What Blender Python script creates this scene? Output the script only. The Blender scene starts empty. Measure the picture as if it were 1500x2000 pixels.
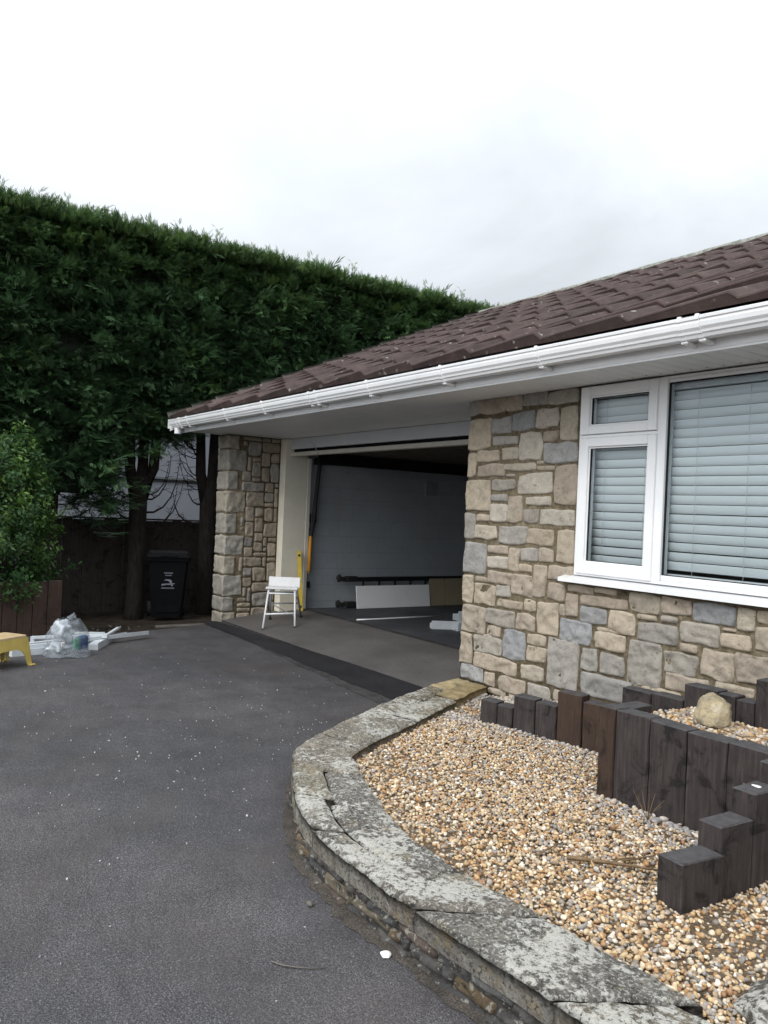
import bpy, math, random
import numpy as np
from mathutils import Vector, Matrix, noise
R = math.radians
S = bpy.context.scene
C = S.collection
random.seed(7)

# ------------------------------------------------------------------ camera
cam_d = bpy.data.cameras.new("camera")
cam = bpy.data.objects.new("camera", cam_d); C.objects.link(cam)
cam_d.sensor_fit = 'VERTICAL'; cam_d.sensor_height = 36.0; cam_d.lens = 28.35
cam_d.clip_start = 0.05; cam_d.clip_end = 2000
_f = 1575.0
def _n(v):
    v = Vector(v); v.normalize(); return v
_ex = -_n((-1080.0, -49.0, _f))
_hp = Vector((2250.0, 951 + 0.044 * 3330 - 1000, _f))
_ez = _n(_hp.cross(_ex))
if _ez.y > 0: _ez = -_ez
_ey = _ez.cross(_ex)
M = Matrix(((_ex[0], -_ex[1], -_ex[2], 0), (_ey[0], -_ey[1], -_ey[2], 0), (_ez[0], -_ez[1], -_ez[2], 1.5), (0, 0, 0, 1)))
cam.matrix_world = M
S.camera = cam

# ------------------------------------------------------------------ sky, sun, exposure
SUN_EL, SUN_AZ = 40.0, 163.0          # azimuth clockwise from +Y: the sun stands behind the photographer
w = bpy.data.worlds.new("World"); S.world = w; w.use_nodes = True
nt = w.node_tree; nt.nodes.clear()
def nn(nt, typ, **kw):
    n = nt.nodes.new(typ)
    for k, v in kw.items(): setattr(n, k, v)
    return n
out = nn(nt, 'ShaderNodeOutputWorld'); bg = nn(nt, 'ShaderNodeBackground'); bg.inputs[1].default_value = 0.1
sky = nn(nt, 'ShaderNodeTexSky', sky_type='NISHITA', sun_disc=False)
sky.sun_elevation = R(SUN_EL); sky.sun_rotation = R(SUN_AZ)
tc = nn(nt, 'ShaderNodeTexCoord')
sep = nn(nt, 'ShaderNodeSeparateXYZ'); nt.links.new(tc.outputs['Generated'], sep.inputs[0])
# cloud deck: noise over the direction, brighter overhead and towards the hidden sun
nz = nn(nt, 'ShaderNodeTexNoise'); nz.inputs['Scale'].default_value = 1.6; nz.inputs['Detail'].default_value = 7; nz.inputs['Roughness'].default_value = .55
nz.inputs['Distortion'].default_value = .4
mpn = nn(nt, 'ShaderNodeMapping'); mpn.inputs['Scale'].default_value = (1, 1, 1.9); mpn.inputs['Location'].default_value = (.35, .2, .1)
nt.links.new(tc.outputs['Generated'], mpn.inputs[0]); nt.links.new(mpn.outputs[0], nz.inputs['Vector'])
dotn = nn(nt, 'ShaderNodeVectorMath', operation='DOT_PRODUCT')
sd = Vector((math.sin(R(SUN_AZ)) * math.cos(R(SUN_EL)), math.cos(R(SUN_AZ)) * math.cos(R(SUN_EL)), math.sin(R(SUN_EL))))
dotn.inputs[1].default_value = sd; nt.links.new(tc.outputs['Generated'], dotn.inputs[0])
def mth(nt, op, a, b, clamp=False):
    n = nn(nt, 'ShaderNodeMath', operation=op); n.use_clamp = clamp
    for i, v in enumerate((a, b)):
        if v is None: continue
        if isinstance(v, (int, float)): n.inputs[i].default_value = v
        else: nt.links.new(v, n.inputs[i])
    return n.outputs[0]
def ramp(nt, fac, stops, interp='LINEAR'):
    n = nn(nt, 'ShaderNodeValToRGB'); cr = n.color_ramp; cr.interpolation = interp
    while len(cr.elements) > 1: cr.elements.remove(cr.elements[-1])
    cr.elements[0].position = stops[0][0]; cr.elements[0].color = (*stops[0][1], 1)
    for p, c in stops[1:]:
        e = cr.elements.new(p); e.color = (*c, 1)
    nt.links.new(fac, n.inputs[0]); return n.outputs[0]
g1 = mth(nt, 'MULTIPLY', sep.outputs[2], .70)                        # height
g2 = mth(nt, 'MULTIPLY', dotn.outputs['Value'], .75)                 # towards the sun
g3 = mth(nt, 'MULTIPLY', mth(nt, 'SUBTRACT', nz.outputs['Fac'], .5), 1.0)
gs = mth(nt, 'ADD', mth(nt, 'ADD', g1, g2), g3)
gv = mth(nt, 'MULTIPLY', mth(nt, 'ADD', gs, .86), 10.0)              # cloud radiance before the 0.1 strength
gv = mth(nt, 'MAXIMUM', gv, 5.0)
cc = nn(nt, 'ShaderNodeVectorMath', operation='SCALE'); cc.inputs[0].default_value = (.935, .985, 1.04); nt.links.new(gv, cc.inputs['Scale'])
mx = nn(nt, 'ShaderNodeMixRGB'); mx.inputs[0].default_value = .94
nt.links.new(sky.outputs[0], mx.inputs[1]); nt.links.new(cc.outputs[0], mx.inputs[2])
nt.links.new(mx.outputs[0], bg.inputs[0]); nt.links.new(bg.outputs[0], out.inputs[0])

sun_d = bpy.data.lights.new("sun", 'SUN'); sun_d.energy = 1.5; sun_d.angle = R(35); sun_d.color = (1, .97, .93)
sun = bpy.data.objects.new("sun", sun_d); C.objects.link(sun)
sun.rotation_euler = (-sd).to_track_quat('-Z', 'Y').to_euler()

S.view_settings.view_transform = 'Standard'; S.view_settings.look = 'None'
S.view_settings.exposure = 0.2; S.view_settings.gamma = 1.0
try: S.view_settings.use_curve_mapping = False
except Exception: pass
S.cycles.max_bounces = 8; S.cycles.transparent_max_bounces = 24
S.cycles.use_denoising = True

# ------------------------------------------------------------------ materials
MATS = {}
class NT:
    """small helper for a Principled material"""
    def __init__(s, name, rough=.7, spec=.5):
        m = bpy.data.materials.new(name); m.use_nodes = True; s.m = m; s.nt = m.node_tree
        s.b = s.nt.nodes['Principled BSDF']; s.b.inputs['Roughness'].default_value = rough
        s.b.inputs['Specular IOR Level'].default_value = spec
        s.co = nn(s.nt, 'ShaderNodeTexCoord').outputs['Object']; MATS[name] = m
    def L(s, a, b): s.nt.links.new(a, b)
    def noise(s, scale, detail=4, rough=.6, vec=None, stretch=None, dist=0):
        n = nn(s.nt, 'ShaderNodeTexNoise'); n.inputs['Scale'].default_value = scale; n.inputs['Detail'].default_value = detail
        n.inputs['Roughness'].default_value = rough; n.inputs['Distortion'].default_value = dist
        v = vec or s.co
        if stretch:
            mp = nn(s.nt, 'ShaderNodeMapping'); mp.inputs['Scale'].default_value = stretch; s.L(v, mp.inputs[0]); v = mp.outputs[0]
        s.L(v, n.inputs['Vector']); return n.outputs['Fac']
    def voro(s, scale, feature='F1', out='Distance', vec=None):
        n = nn(s.nt, 'ShaderNodeTexVoronoi', feature=feature); n.inputs['Scale'].default_value = scale
        s.L(vec or s.co, n.inputs['Vector']); return n.outputs[out]
    def ramp(s, f, stops, interp='LINEAR'): return ramp(s.nt, f, stops, interp)
    def mix(s, f, a, b, mode='MIX'):
        n = nn(s.nt, 'ShaderNodeMixRGB', blend_type=mode)
        for i, v in ((0, f), (1, a), (2, b)):
            if isinstance(v, (int, float)): n.inputs[i].default_value = v
            elif isinstance(v, tuple): n.inputs[i].default_value = (*v, 1)
            else: s.L(v, n.inputs[i])
        return n.outputs[0]
    def math(s, op, a, b, clamp=False): return mth(s.nt, op, a, b, clamp)
    def tint(s):
        n = nn(s.nt, 'ShaderNodeAttribute', attribute_name='tint'); return n.outputs['Color']
    def color(s, c):
        if isinstance(c, tuple): s.b.inputs['Base Color'].default_value = (*c, 1)
        else: s.L(c, s.b.inputs['Base Color'])
    def bump(s, h, strength=.5, dist=.01):
        n = nn(s.nt, 'ShaderNodeBump'); n.inputs['Strength'].default_value = strength; n.inputs['Distance'].default_value = dist
        s.L(h, n.inputs['Height']); s.L(n.outputs[0], s.b.inputs['Normal'])
    def roughness(s, f): s.L(f, s.b.inputs['Roughness'])

def g(v): return (v, v, v)
def simple(name, col, rough=.5, spec=.5, var=.12, scale=6, bump=0.0, metal=0):
    a = NT(name, rough, spec)
    f = a.noise(scale, 5, .65)
    lo = tuple(c * (1 - var) for c in col); hi = tuple(min(1, c * (1 + var)) for c in col)
    a.color(a.ramp(f, [(.3, lo), (.7, hi)]))
    if bump: a.bump(a.noise(scale * 8, 3), bump, .004)
    a.b.inputs['Metallic'].default_value = metal
    return a.m

# house stone: each stone has its own colour, with streaks and rock-face bump
a = NT('house_stone', .88, .25)
n1 = a.noise(13, 7, .72, dist=.5); n2 = a.noise(40, 6, .75, dist=.8); n3 = a.noise(3.5, 3)
c = a.mix(1, a.tint(), a.ramp(n1, [(.30, g(.62)), (.45, g(.93)), (.6, g(1.06)), (.72, g(1.25))]), 'MULTIPLY')
c = a.mix(a.ramp(n3, [(.5, g(0)), (.72, g(.5))]), c, a.mix(1, c, (.86, .875, .90), 'MULTIPLY'))
c = a.mix(a.ramp(n2, [(.57, g(0)), (.64, g(.6))]), c, (.11, .09, .07))
a.color(c); a.bump(a.math('ADD', a.noise(28, 6, .7), a.math('MULTIPLY', a.noise(110, 4, .7), .35)), .75, .012)
a = NT('mortar', .95, .1)
a.color(a.ramp(a.noise(30, 5, .7), [(.3, (.085, .066, .040)), (.5, (.15, .122, .080)), (.72, (.26, .215, .15))]))
a.bump(a.noise(120, 4, .7), .7, .008)
# roof tiles
a = NT('roof_tile', .85, .25)
c = a.mix(1, a.tint(), a.ramp(a.noise(5, 6, .7), [(.3, g(.6)), (.7, g(1.4))]), 'MULTIPLY')
lic = a.math('MULTIPLY', a.ramp(a.noise(17, 3, .5), [(.645, g(0)), (.685, g(.8))]), a.ramp(a.noise(2.2, 2), [(.45, g(0)), (.6, g(1))]))
c = a.mix(lic, c, (.30, .28, .25))
a.color(c); a.bump(a.noise(140, 4, .7), .5, .006)
a = NT('ridge_tile', .9, .2)
a.color(a.ramp(a.noise(14, 5, .7), [(.35, (.12, .12, .105)), (.6, (.27, .28, .245))])); a.bump(a.noise(90, 4), .5, .006)
# white plastic
a = NT('upvc', .32, .5)
c = a.ramp(a.noise(2.5, 5, .6), [(.3, (.74, .75, .76)), (.7, (.82, .82, .82))])
a.color(a.mix(a.math('MULTIPLY', a.ramp(a.noise(3.5, 6, .7, stretch=(1, 1, .25)), [(.52, g(0)), (.70, g(.22))]), a.ramp(a.noise(30, 4, .7), [(.3, g(.4)), (.7, g(1))])), c, (.42, .42, .38)))
a = NT('soffit_white', .45, .4)
a.color(a.ramp(a.noise(3, 5, .6), [(.3, (.77, .78, .78)), (.7, (.83, .83, .82))]))
simple('black_gap', (.012, .012, .013), .9, .1)
# tarmac
a = NT('tarmac', .72, .35)
big = a.noise(.55, 4, .55); mid = a.noise(3.2, 6, .7); fine = a.noise(26, 4, .7); grit = a.noise(210, 2, .5); grit2 = a.noise(95, 3, .6)
c = a.ramp(big, [(.3, (.039, .038, .041)), (.52, (.052, .0495, .0525)), (.72, (.068, .062, .062))])
c = a.mix(1, c, a.ramp(mid, [(.28, g(.72)), (.5, g(1)), (.72, g(1.28))]), 'MULTIPLY')
c = a.mix(1, c, a.ramp(fine, [(.3, g(.80)), (.7, g(1.22))]), 'MULTIPLY')
c = a.mix(1, c, a.ramp(grit, [(.36, g(.45)), (.5, g(.95)), (.64, g(1.9))]), 'MULTIPLY')
c = a.mix(1, c, a.ramp(grit2, [(.34, g(.6)), (.5, g(1)), (.66, g(1.5))]), 'MULTIPLY')
c = a.mix(a.ramp(a.noise(80, 2, .5), [(.66, g(0)), (.70, g(.6))]), c, (.20, .20, .21))
st = a.math('MULTIPLY', a.ramp(a.noise(1.3, 5, .6, dist=.6), [(.5, g(0)), (.66, g(.5))]), a.ramp(a.noise(9, 4, .7), [(.3, g(.4)), (.6, g(1))]))
c = a.mix(st, c, (.062, .052, .044))
sc = a.math('MULTIPLY', a.ramp(a.noise(2.1, 3, .5, dist=.3), [(.54, g(0)), (.64, g(1))]), a.ramp(a.noise(34, 5, .75, stretch=(1, 2.2, 1)), [(.60, g(0)), (.68, g(.75))]))
c = a.mix(sc, c, (.17, .165, .16))                                  # scuffed paint dust
a.color(c); a.bump(a.math('ADD', grit, grit2), .35, .004)
a.roughness(a.ramp(mid, [(.3, g(.58)), (.7, g(.82))]))
a = NT('tarmac_new', .85, .2)
c = a.mix(1, a.ramp(a.noise(2.5, 5), [(.3, (.016, .016, .018)), (.7, (.028, .027, .029))]), a.ramp(a.noise(170, 2), [(.35, g(.6)), (.68, g(1.7))]), 'MULTIPLY')
a.color(c); a.bump(a.noise(170, 3), .9, .008)
a = NT('tarmac_worn', .85, .2)
c = a.mix(1, a.ramp(a.noise(6, 5), [(.3, (.028, .027, .028)), (.7, (.075, .07, .067))]), a.ramp(a.noise(150, 2), [(.35, g(.55)), (.68, g(1.8))]), 'MULTIPLY')
a.color(c); a.bump(a.noise(60, 4, .7), 1, .012)
a = NT('apron_tarmac', .85, .25)
c = a.mix(1, a.ramp(a.noise(1.6, 5), [(.3, (.078, .072, .069)), (.7, (.118, .109, .103))]), a.ramp(a.noise(150, 2), [(.32, g(.65)), (.68, g(1.5))]), 'MULTIPLY')
a.color(c); a.bump(a.noise(150, 3), .8, .006)
a = NT('garage_floor', .7, .3)
a.color(a.ramp(a.noise(2.2, 6, .65), [(.3, (.035, .038, .044)), (.55, (.06, .063, .070)), (.75, (.10, .10, .10))]))
a = NT('soil', .95, .1)
a.color(a.mix(1, a.ramp(a.noise(5, 6, .7), [(.3, (.022, .017, .013)), (.7, (.07, .055, .042))]), a.ramp(a.noise(70, 3), [(.35, g(.6)), (.7, g(1.7))]), 'MULTIPLY'))
a.bump(a.noise(40, 6, .75), 1, .03)
a = NT('grit', .95, .15)
a.color(a.mix(1, a.ramp(a.noise(7, 6, .7), [(.3, (.045, .040, .036)), (.7, (.115, .099, .082))]), a.ramp(a.noise(160, 3), [(.35, g(.55)), (.7, g(1.8))]), 'MULTIPLY'))
a.bump(a.noise(120, 4, .75), 1, .012)
simple('concrete', (.12, .11, .095), .9, .2, .3, 7, .6)
# coping with lichen
a = NT('lichen_stone', .92, .2)
base = a.ramp(a.noise(11, 7, .75), [(.3, (.055, .050, .044)), (.46, (.125, .115, .10)), (.6, (.19, .172, .145)), (.74, (.32, .29, .24))])
base = a.mix(1, base, a.tint(), 'MULTIPLY')
pat = a.noise(30, 6, .66, dist=.12); pat2 = a.noise(85, 4, .62, dist=.1); spread = a.noise(3.4, 3, .5); pits = a.noise(58, 5, .7)
geo = nn(a.nt, 'ShaderNodeNewGeometry'); sx = nn(a.nt, 'ShaderNodeSeparateXYZ'); a.L(geo.outputs['Normal'], sx.inputs[0])
up = a.ramp(sx.outputs[2], [(.25, g(.15)), (.75, g(1))])             # lichen grows on faces that see the sky
thr = a.math('MULTIPLY', a.math('ADD', a.math('MULTIPLY', pat, .55), a.math('MULTIPLY', spread, .45)), 1)
mask = a.math('MULTIPLY', a.ramp(thr, [(.500, g(0)), (.530, g(.95))]), up)
white = a.ramp(pat2, [(.3, (.33, .32, .28)), (.6, (.60, .585, .53))])
small = a.math('MULTIPLY', a.ramp(pat2, [(.53, g(0)), (.575, g(.8))]), up)
c = a.mix(small, a.mix(mask, base, white), (.36, .35, .31))
yl = a.math('MULTIPLY', a.ramp(a.noise(5.3, 5, .6), [(.56, g(0)), (.68, g(.55))]), a.ramp(a.noise(40, 3), [(.4, g(0)), (.6, g(1))]))
c = a.mix(yl, c, (.26, .19, .08))
c = a.mix(a.ramp(pits, [(.38, g(.85)), (.45, g(0))]), c, (.035, .033, .028))
a.color(c); a.bump(a.math('ADD', a.noise(30, 6, .7), a.math('MULTIPLY', pits, .7)), 1, .016)
a = NT('golden_stone', .92, .2)
c = a.ramp(a.noise(9, 6, .7), [(.28, (.10, .085, .062)), (.43, (.25, .215, .15)), (.55, (.34, .275, .17)), (.66, (.42, .385, .31))])
a.color(a.mix(1, c, a.tint(), 'MULTIPLY')); a.bump(a.noise(35, 6, .7), .9, .014)
a = NT('wall_rubble', .92, .2)
c = a.mix(1, a.tint(), a.ramp(a.noise(14, 6, .7), [(.28, g(.5)), (.5, g(1)), (.75, g(1.5))]), 'MULTIPLY')
c = a.mix(a.ramp(a.noise(38, 4, .6, dist=.4), [(.57, g(0)), (.63, g(.75))]), c, (.30, .29, .25))
a.color(c); a.bump(a.noise(40, 6, .7), 1, .016)
# pebbles
a = NT('pebble', .62, .4)
a.color(a.mix(1, a.tint(), a.ramp(a.noise(70, 4, .65), [(.3, g(.78)), (.7, g(1.18))]), 'MULTIPLY'))
a = NT('gravel_base', .95, .2)
a.color(a.ramp(a.noise(60, 4, .7), [(.3, (.06, .045, .03)), (.7, (.20, .145, .095))])); a.bump(a.noise(60, 4), 1, .02)
# dark timber
def timber(name, dark, light, along):
    a = NT(name, .78, .3)
    st = {'z': (14, 14, .9), 'y': (14, .9, 14)}[along]
    oi = nn(a.nt, 'ShaderNodeObjectInfo')
    add = nn(a.nt, 'ShaderNodeVectorMath', operation='ADD'); a.L(a.co, add.inputs[0]); a.L(oi.outputs['Location'], add.inputs[1])
    v = add.outputs[0]
    gr = a.noise(4.5, 6, .7, vec=v, stretch=st, dist=.6); pt = a.noise(8, 5, .65, vec=v, dist=.8); fine = a.noise(14, 4, .7, vec=v, stretch=st)
    c = a.ramp(gr, [(.28, dark), (.55, tuple((x + y) / 2 for x, y in zip(dark, light))), (.75, light)])
    c = a.mix(1, c, a.ramp(pt, [(.36, g(.35)), (.44, g(.95)), (.62, g(1.15)), (.75, g(1.5))]), 'MULTIPLY')
    geo = nn(a.nt, 'ShaderNodeNewGeometry'); sx = nn(a.nt, 'ShaderNodeSeparateXYZ'); a.L(geo.outputs['Normal'], sx.inputs[0])
    gy = a.ramp(sx.outputs[2], [(.6, g(0)), (.9, g(.75))])           # end grain silvered by weather
    c = a.mix(gy, c, a.ramp(a.noise(22, 5, .7, vec=v), [(.3, (.045, .044, .046)), (.7, (.105, .102, .104))]))
    a.color(c); a.bump(a.math('ADD', gr, a.math('MULTIPLY', fine, .6)), .6, .006)
    return a.m
timber('dark_timber', (.018, .0145, .0135), (.062, .050, .047), 'z')
timber('brown_timber', (.026, .015, .010), (.062, .038, .027), 'z')
timber('fence_wood', (.026, .021, .018), (.060, .050, .043), 'z')
timber('low_fence_wood', (.028, .016, .011), (.055, .033, .024), 'z')
timber('ceiling_wood', (.07, .055, .04), (.17, .14, .10), 'y')
a = NT('bark', .95, .1)
a.color(a.ramp(a.noise(6, 6, .7, stretch=(6, 6, 1)), [(.3, (.013, .011, .010)), (.7, (.045, .038, .034))])); a.bump(a.noise(9, 6, .7, stretch=(5, 5, 1)), 1, .03)
def leafmat(name, rough=.55, trans=.25):
    a = NT(name, rough, .3)
    c = a.mix(1, a.tint(), a.ramp(a.noise(1.3, 4, .6), [(.3, g(.62)), (.7, g(1.35))]), 'MULTIPLY')
    a.color(c)
    tr = nn(a.nt, 'ShaderNodeBsdfTranslucent'); a.L(c, tr.inputs[0])
    ms = nn(a.nt, 'ShaderNodeMixShader'); ms.inputs[0].default_value = trans
    o = a.nt.nodes['Material Output']
    a.L(a.b.outputs[0], ms.inputs[1]); a.L(tr.outputs[0], ms.inputs[2]); a.L(ms.outputs[0], o.inputs[0])
    return a.m
leafmat('conifer_leaf', .55, .32); leafmat('broad_leaf', .4, .3)
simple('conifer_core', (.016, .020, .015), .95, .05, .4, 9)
simple('white_render', (.34, .36, .41), .9, .2, .06, 1.5, .3)
simple('cream_paint', (.72, .675, .56), .7, .3, .08, 4, .25)
a = NT('garage_paint', .8, .25)
c = a.ramp(a.noise(1.2, 6, .65), [(.3, (.25, .27, .29)), (.7, (.33, .35, .365))])
c = a.mix(a.ramp(a.noise(20, 5, .7), [(.60, g(0)), (.70, g(.4))]), c, (.14, .13, .12))
c = a.mix(a.ramp(a.noise(2.3, 5, .7, dist=.8), [(.5, g(0)), (.7, g(.35))]), c, (.22, .21, .19))     # damp stains
mpb = nn(a.nt, 'ShaderNodeMapping'); mpb.inputs['Rotation'].default_value = (R(90), 0, R(90)); a.L(a.co, mpb.inputs[0])
sxy = nn(a.nt, 'ShaderNodeSeparateXYZ'); a.L(a.co, sxy.inputs[0]); cmb = nn(a.nt, 'ShaderNodeCombineXYZ'); a.L(sxy.outputs[1], cmb.inputs[0]); a.L(sxy.outputs[2], cmb.inputs[1])
bk = nn(a.nt, 'ShaderNodeTexBrick'); bk.inputs['Scale'].default_value = 1; bk.inputs['Brick Width'].default_value = .45; bk.inputs['Row Height'].default_value = .225; bk.inputs['Mortar Size'].default_value = .006; a.L(cmb.outputs[0], bk.inputs['Vector'])
c = a.mix(a.math('MULTIPLY', bk.outputs['Fac'], .22), c, (.15, .15, .15)); a.color(c); a.bump(a.math('SUBTRACT', a.noise(25, 4), bk.outputs['Fac']), .5, .004)
simple('header_grey', (.62, .64, .65), .6, .3, .05, 3)
simple('header_beam', (.58, .55, .48), .6, .3, .08, 5)
simple('black_steel', (.010, .010, .011), .5, .4, .3, 12)
simple('orange_plastic', (.62, .27, .02), .5, .4, .1, 10)
simple('yellow_alu', (.48, .34, .015), .4, .5, .12, 14)
simple('faded_yellow', (.40, .30, .17), .7, .3, .2, 14)
simple('yellow_plastic', (.47, .36, .10), .5, .45, .14, 9)
simple('white_metal', (.70, .70, .70), .4, .5, .06, 9)
simple('grey_metal', (.22, .23, .24), .45, .5, .15, 9)
simple('black_rubber', (.015, .015, .016), .8, .3, .2, 12)
simple('cardboard', (.30, .25, .17), .8, .2, .08, 5)
simple('bin_plastic', (.0035, .0042, .005), .75, .12, .2, 6)
simple('emblem_print', (.22, .23, .27), .6, .2, .05, 30)
simple('dull_plastic', (.50, .53, .55), .4, .4, .12, 6)
simple('print_white', (.55, .56, .60), .6, .3, .05, 30)
simple('ceramic_white', (.75, .73, .70), .5, .4, .1, 20)
simple('twig_brown', (.16, .11, .065), .9, .1, .35, 30)
simple('dry_leaf', (.36, .25, .12), .8, .2, .3, 40)
simple('vial_green', (.35, .6, .12), .25, .5, .05, 20)
simple('green_print', (.02, .30, .13), .4, .5, .5, 22)
simple('blue_print', (.02, .07, .20), .4, .5, .3, 22)
simple('white_film', (.42, .45, .48), .35, .5, .08, 12)
simple('room_wall', (.16, .16, .16), .9, .2)
a = NT('blind_slat', .45, .4); a.color(a.ramp(a.noise(2, 4), [(.3, (.80, .83, .84)), (.7, (.85, .87, .88))]))
# window glass: clear pane that mirrors the sky at a glance
m = bpy.data.materials.new('window_glass'); m.use_nodes = True; t = m.node_tree; t.nodes.clear(); MATS['window_glass'] = m
o = nn(t, 'ShaderNodeOutputMaterial'); gl = nn(t, 'ShaderNodeBsdfGlossy'); gl.inputs['Roughness'].default_value = .015; gl.inputs['Color'].default_value = (.85, .93, .97, 1)
tr = nn(t, 'ShaderNodeBsdfTransparent'); tr.inputs[0].default_value = (.93, .97, .97, 1)
fr = nn(t, 'ShaderNodeFresnel'); fr.inputs[0].default_value = 1.5; ms = nn(t, 'ShaderNodeMixShader')
t.links.new(fr.outputs[0], ms.inputs[0]); t.links.new(tr.outputs[0], ms.inputs[1]); t.links.new(gl.outputs[0], ms.inputs[2]); t.links.new(ms.outputs[0], o.inputs[0])
# clear bag plastic
m = bpy.data.materials.new('bag_film'); m.use_nodes = True; t = m.node_tree; t.nodes.clear(); MATS['bag_film'] = m
o = nn(t, 'ShaderNodeOutputMaterial'); pb = nn(t, 'ShaderNodeBsdfPrincipled'); pb.inputs['Base Color'].default_value = (.34, .375, .41, 1); pb.inputs['Roughness'].default_value = .32
tr = nn(t, 'ShaderNodeBsdfTransparent'); ms = nn(t, 'ShaderNodeMixShader')
tcx = nn(t, 'ShaderNodeTexCoord'); nx = nn(t, 'ShaderNodeTexNoise'); nx.inputs['Scale'].default_value = 16; nx.inputs['Detail'].default_value = 5
t.links.new(tcx.outputs['Object'], nx.inputs['Vector'])
rv = ramp(t, nx.outputs['Fac'], [(.35, g(.18)), (.7, g(.48))]); t.links.new(rv, ms.inputs[0])
bp = nn(t, 'ShaderNodeBump'); bp.inputs['Strength'].default_value = .8; bp.inputs['Distance'].default_value = .02; t.links.new(nx.outputs['Fac'], bp.inputs['Height']); t.links.new(bp.outputs[0], pb.inputs['Normal'])
t.links.new(tr.outputs[0], ms.inputs[1]); t.links.new(pb.outputs[0], ms.inputs[2]); t.links.new(ms.outputs[0], o.inputs[0])

# ------------------------------------------------------------------ mesh helpers
class MB:
    def __init__(s): s.v = []; s.f = []; s.m = []; s.t = []; s.tint = (1, 1, 1)
    def add(s, vs, fs, mi=0):
        o = len(s.v); s.v += [tuple(p) for p in vs]; s.t += [s.tint] * len(vs)
        s.f += [tuple(o + i for i in f) for f in fs]; s.m += [mi] * len(fs); return s
    def box(s, x0, y0, z0, x1, y1, z1, mi=0, b=0.0, mat=None):
        if b <= 0:
            vs = [(x, y, z) for z in (z0, z1) for y in (y0, y1) for x in (x0, x1)]
            fs = [(0, 2, 3, 1), (4, 5, 7, 6), (0, 1, 5, 4), (2, 6, 7, 3), (0, 4, 6, 2), (1, 3, 7, 5)]
        else:                                                       # chamfered box
            b = min(b, (x1 - x0) * .45, (y1 - y0) * .45, (z1 - z0) * .45)
            vs = []; 
            for sx in (0, 1):
                for sy in (0, 1):
                    for sz in (0, 1):
                        X, Y, Z = (x0, x1)[sx], (y0, y1)[sy], (z0, z1)[sz]
                        dx, dy, dz = (b, -b)[sx], (b, -b)[sy], (b, -b)[sz]
                        vs += [(X, Y + dy, Z + dz), (X + dx, Y, Z + dz), (X + dx, Y + dy, Z)]
            I = lambda a, b_, c, k: ((a * 2 + b_) * 2 + c) * 3 + k
            fs = [(I(0,0,0,0), I(0,0,1,0), I(0,1,1,0), I(0,1,0,0)), (I(1,0,0,0), I(1,1,0,0), I(1,1,1,0), I(1,0,1,0)),
                  (I(0,0,0,1), I(1,0,0,1), I(1,0,1,1), I(0,0,1,1)), (I(0,1,0,1), I(0,1,1,1), I(1,1,1,1), I(1,1,0,1)),
                  (I(0,0,0,2), I(0,1,0,2), I(1,1,0,2), I(1,0,0,2)), (I(0,0,1,2), I(1,0,1,2), I(1,1,1,2), I(0,1,1,2))]
            for p in (0, 1):
                for q in (0, 1):
                    fs.append((I(p,q,0,0), I(p,q,1,0), I(p,q,1,1), I(p,q,0,1)))
                    fs.append((I(p,0,q,0), I(p,1,q,0), I(p,1,q,2), I(p,0,q,2)))
                    fs.append((I(0,p,q,1), I(1,p,q,1), I(1,p,q,2), I(0,p,q,2)))
            fs += [(I(p,q,r,0), I(p,q,r,1), I(p,q,r,2)) for p in (0,1) for q in (0,1) for r in (0,1)]
        if mat is not None: vs = [mat @ Vector(p) for p in vs]
        return s.add(vs, fs, mi)
    def tube(s, pts, rad, n=8, mi=0, cap=True):
        pts = [Vector(p) for p in pts]; rr = rad if isinstance(rad, (list, tuple)) else [rad] * len(pts)
        vs = []; fs = []
        up = Vector((0, 0, 1))
        for i, p in enumerate(pts):
            d = (pts[min(i + 1, len(pts) - 1)] - pts[max(i - 1, 0)]).normalized()
            u = d.cross(up if abs(d.z) < .95 else Vector((1, 0, 0))).normalized(); v = d.cross(u)
            for k in range(n):
                an = 2 * math.pi * k / n; vs.append(p + (u * math.cos(an) + v * math.sin(an)) * rr[i])
        for i in range(len(pts) - 1):
            for k in range(n):
                fs.append((i * n + k, i * n + (k + 1) % n, (i + 1) * n + (k + 1) % n, (i + 1) * n + k))
        if cap: fs += [tuple(range(n))[::-1], tuple((len(pts) - 1) * n + k for k in range(n))]
        return s.add(vs, fs, mi)
    def sheet(s, poly, z=0.0, mi=0):
        return s.add([(p[0], p[1], p[2] if len(p) > 2 else z) for p in poly], [tuple(range(len(poly)))], mi)
    def prism(s, poly, z0, z1, mi=0, mat=None):
        n = len(poly); vs = [(x, y, z0) for x, y in poly] + [(x, y, z1) for x, y in poly]
        fs = [tuple(range(n))[::-1], tuple(range(n, 2 * n))] + [(i, (i + 1) % n, n + (i + 1) % n, n + i) for i in range(n)]
        if mat is not None: vs = [mat @ Vector(p) for p in vs]
        return s.add(vs, fs, mi)
    def ico(s, c, r, sub=1, squash=(1, 1, 1), jit=0, mi=0, seed=0):
        import bmesh
        bm = bmesh.new(); bmesh.ops.create_icosphere(bm, subdivisions=sub, radius=1)
        vs = []
        for v in bm.verts:
            k = 1 + jit * noise.noise(v.co * 1.7 + Vector((seed * 3.1, seed, 0)))
            vs.append((c[0] + v.co.x * r * squash[0] * k, c[1] + v.co.y * r * squash[1] * k, c[2] + v.co.z * r * squash[2] * k))
        fs = [tuple(v.index for v in f.verts) for f in bm.faces]; bm.free(); return s.add(vs, fs, mi)
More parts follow.
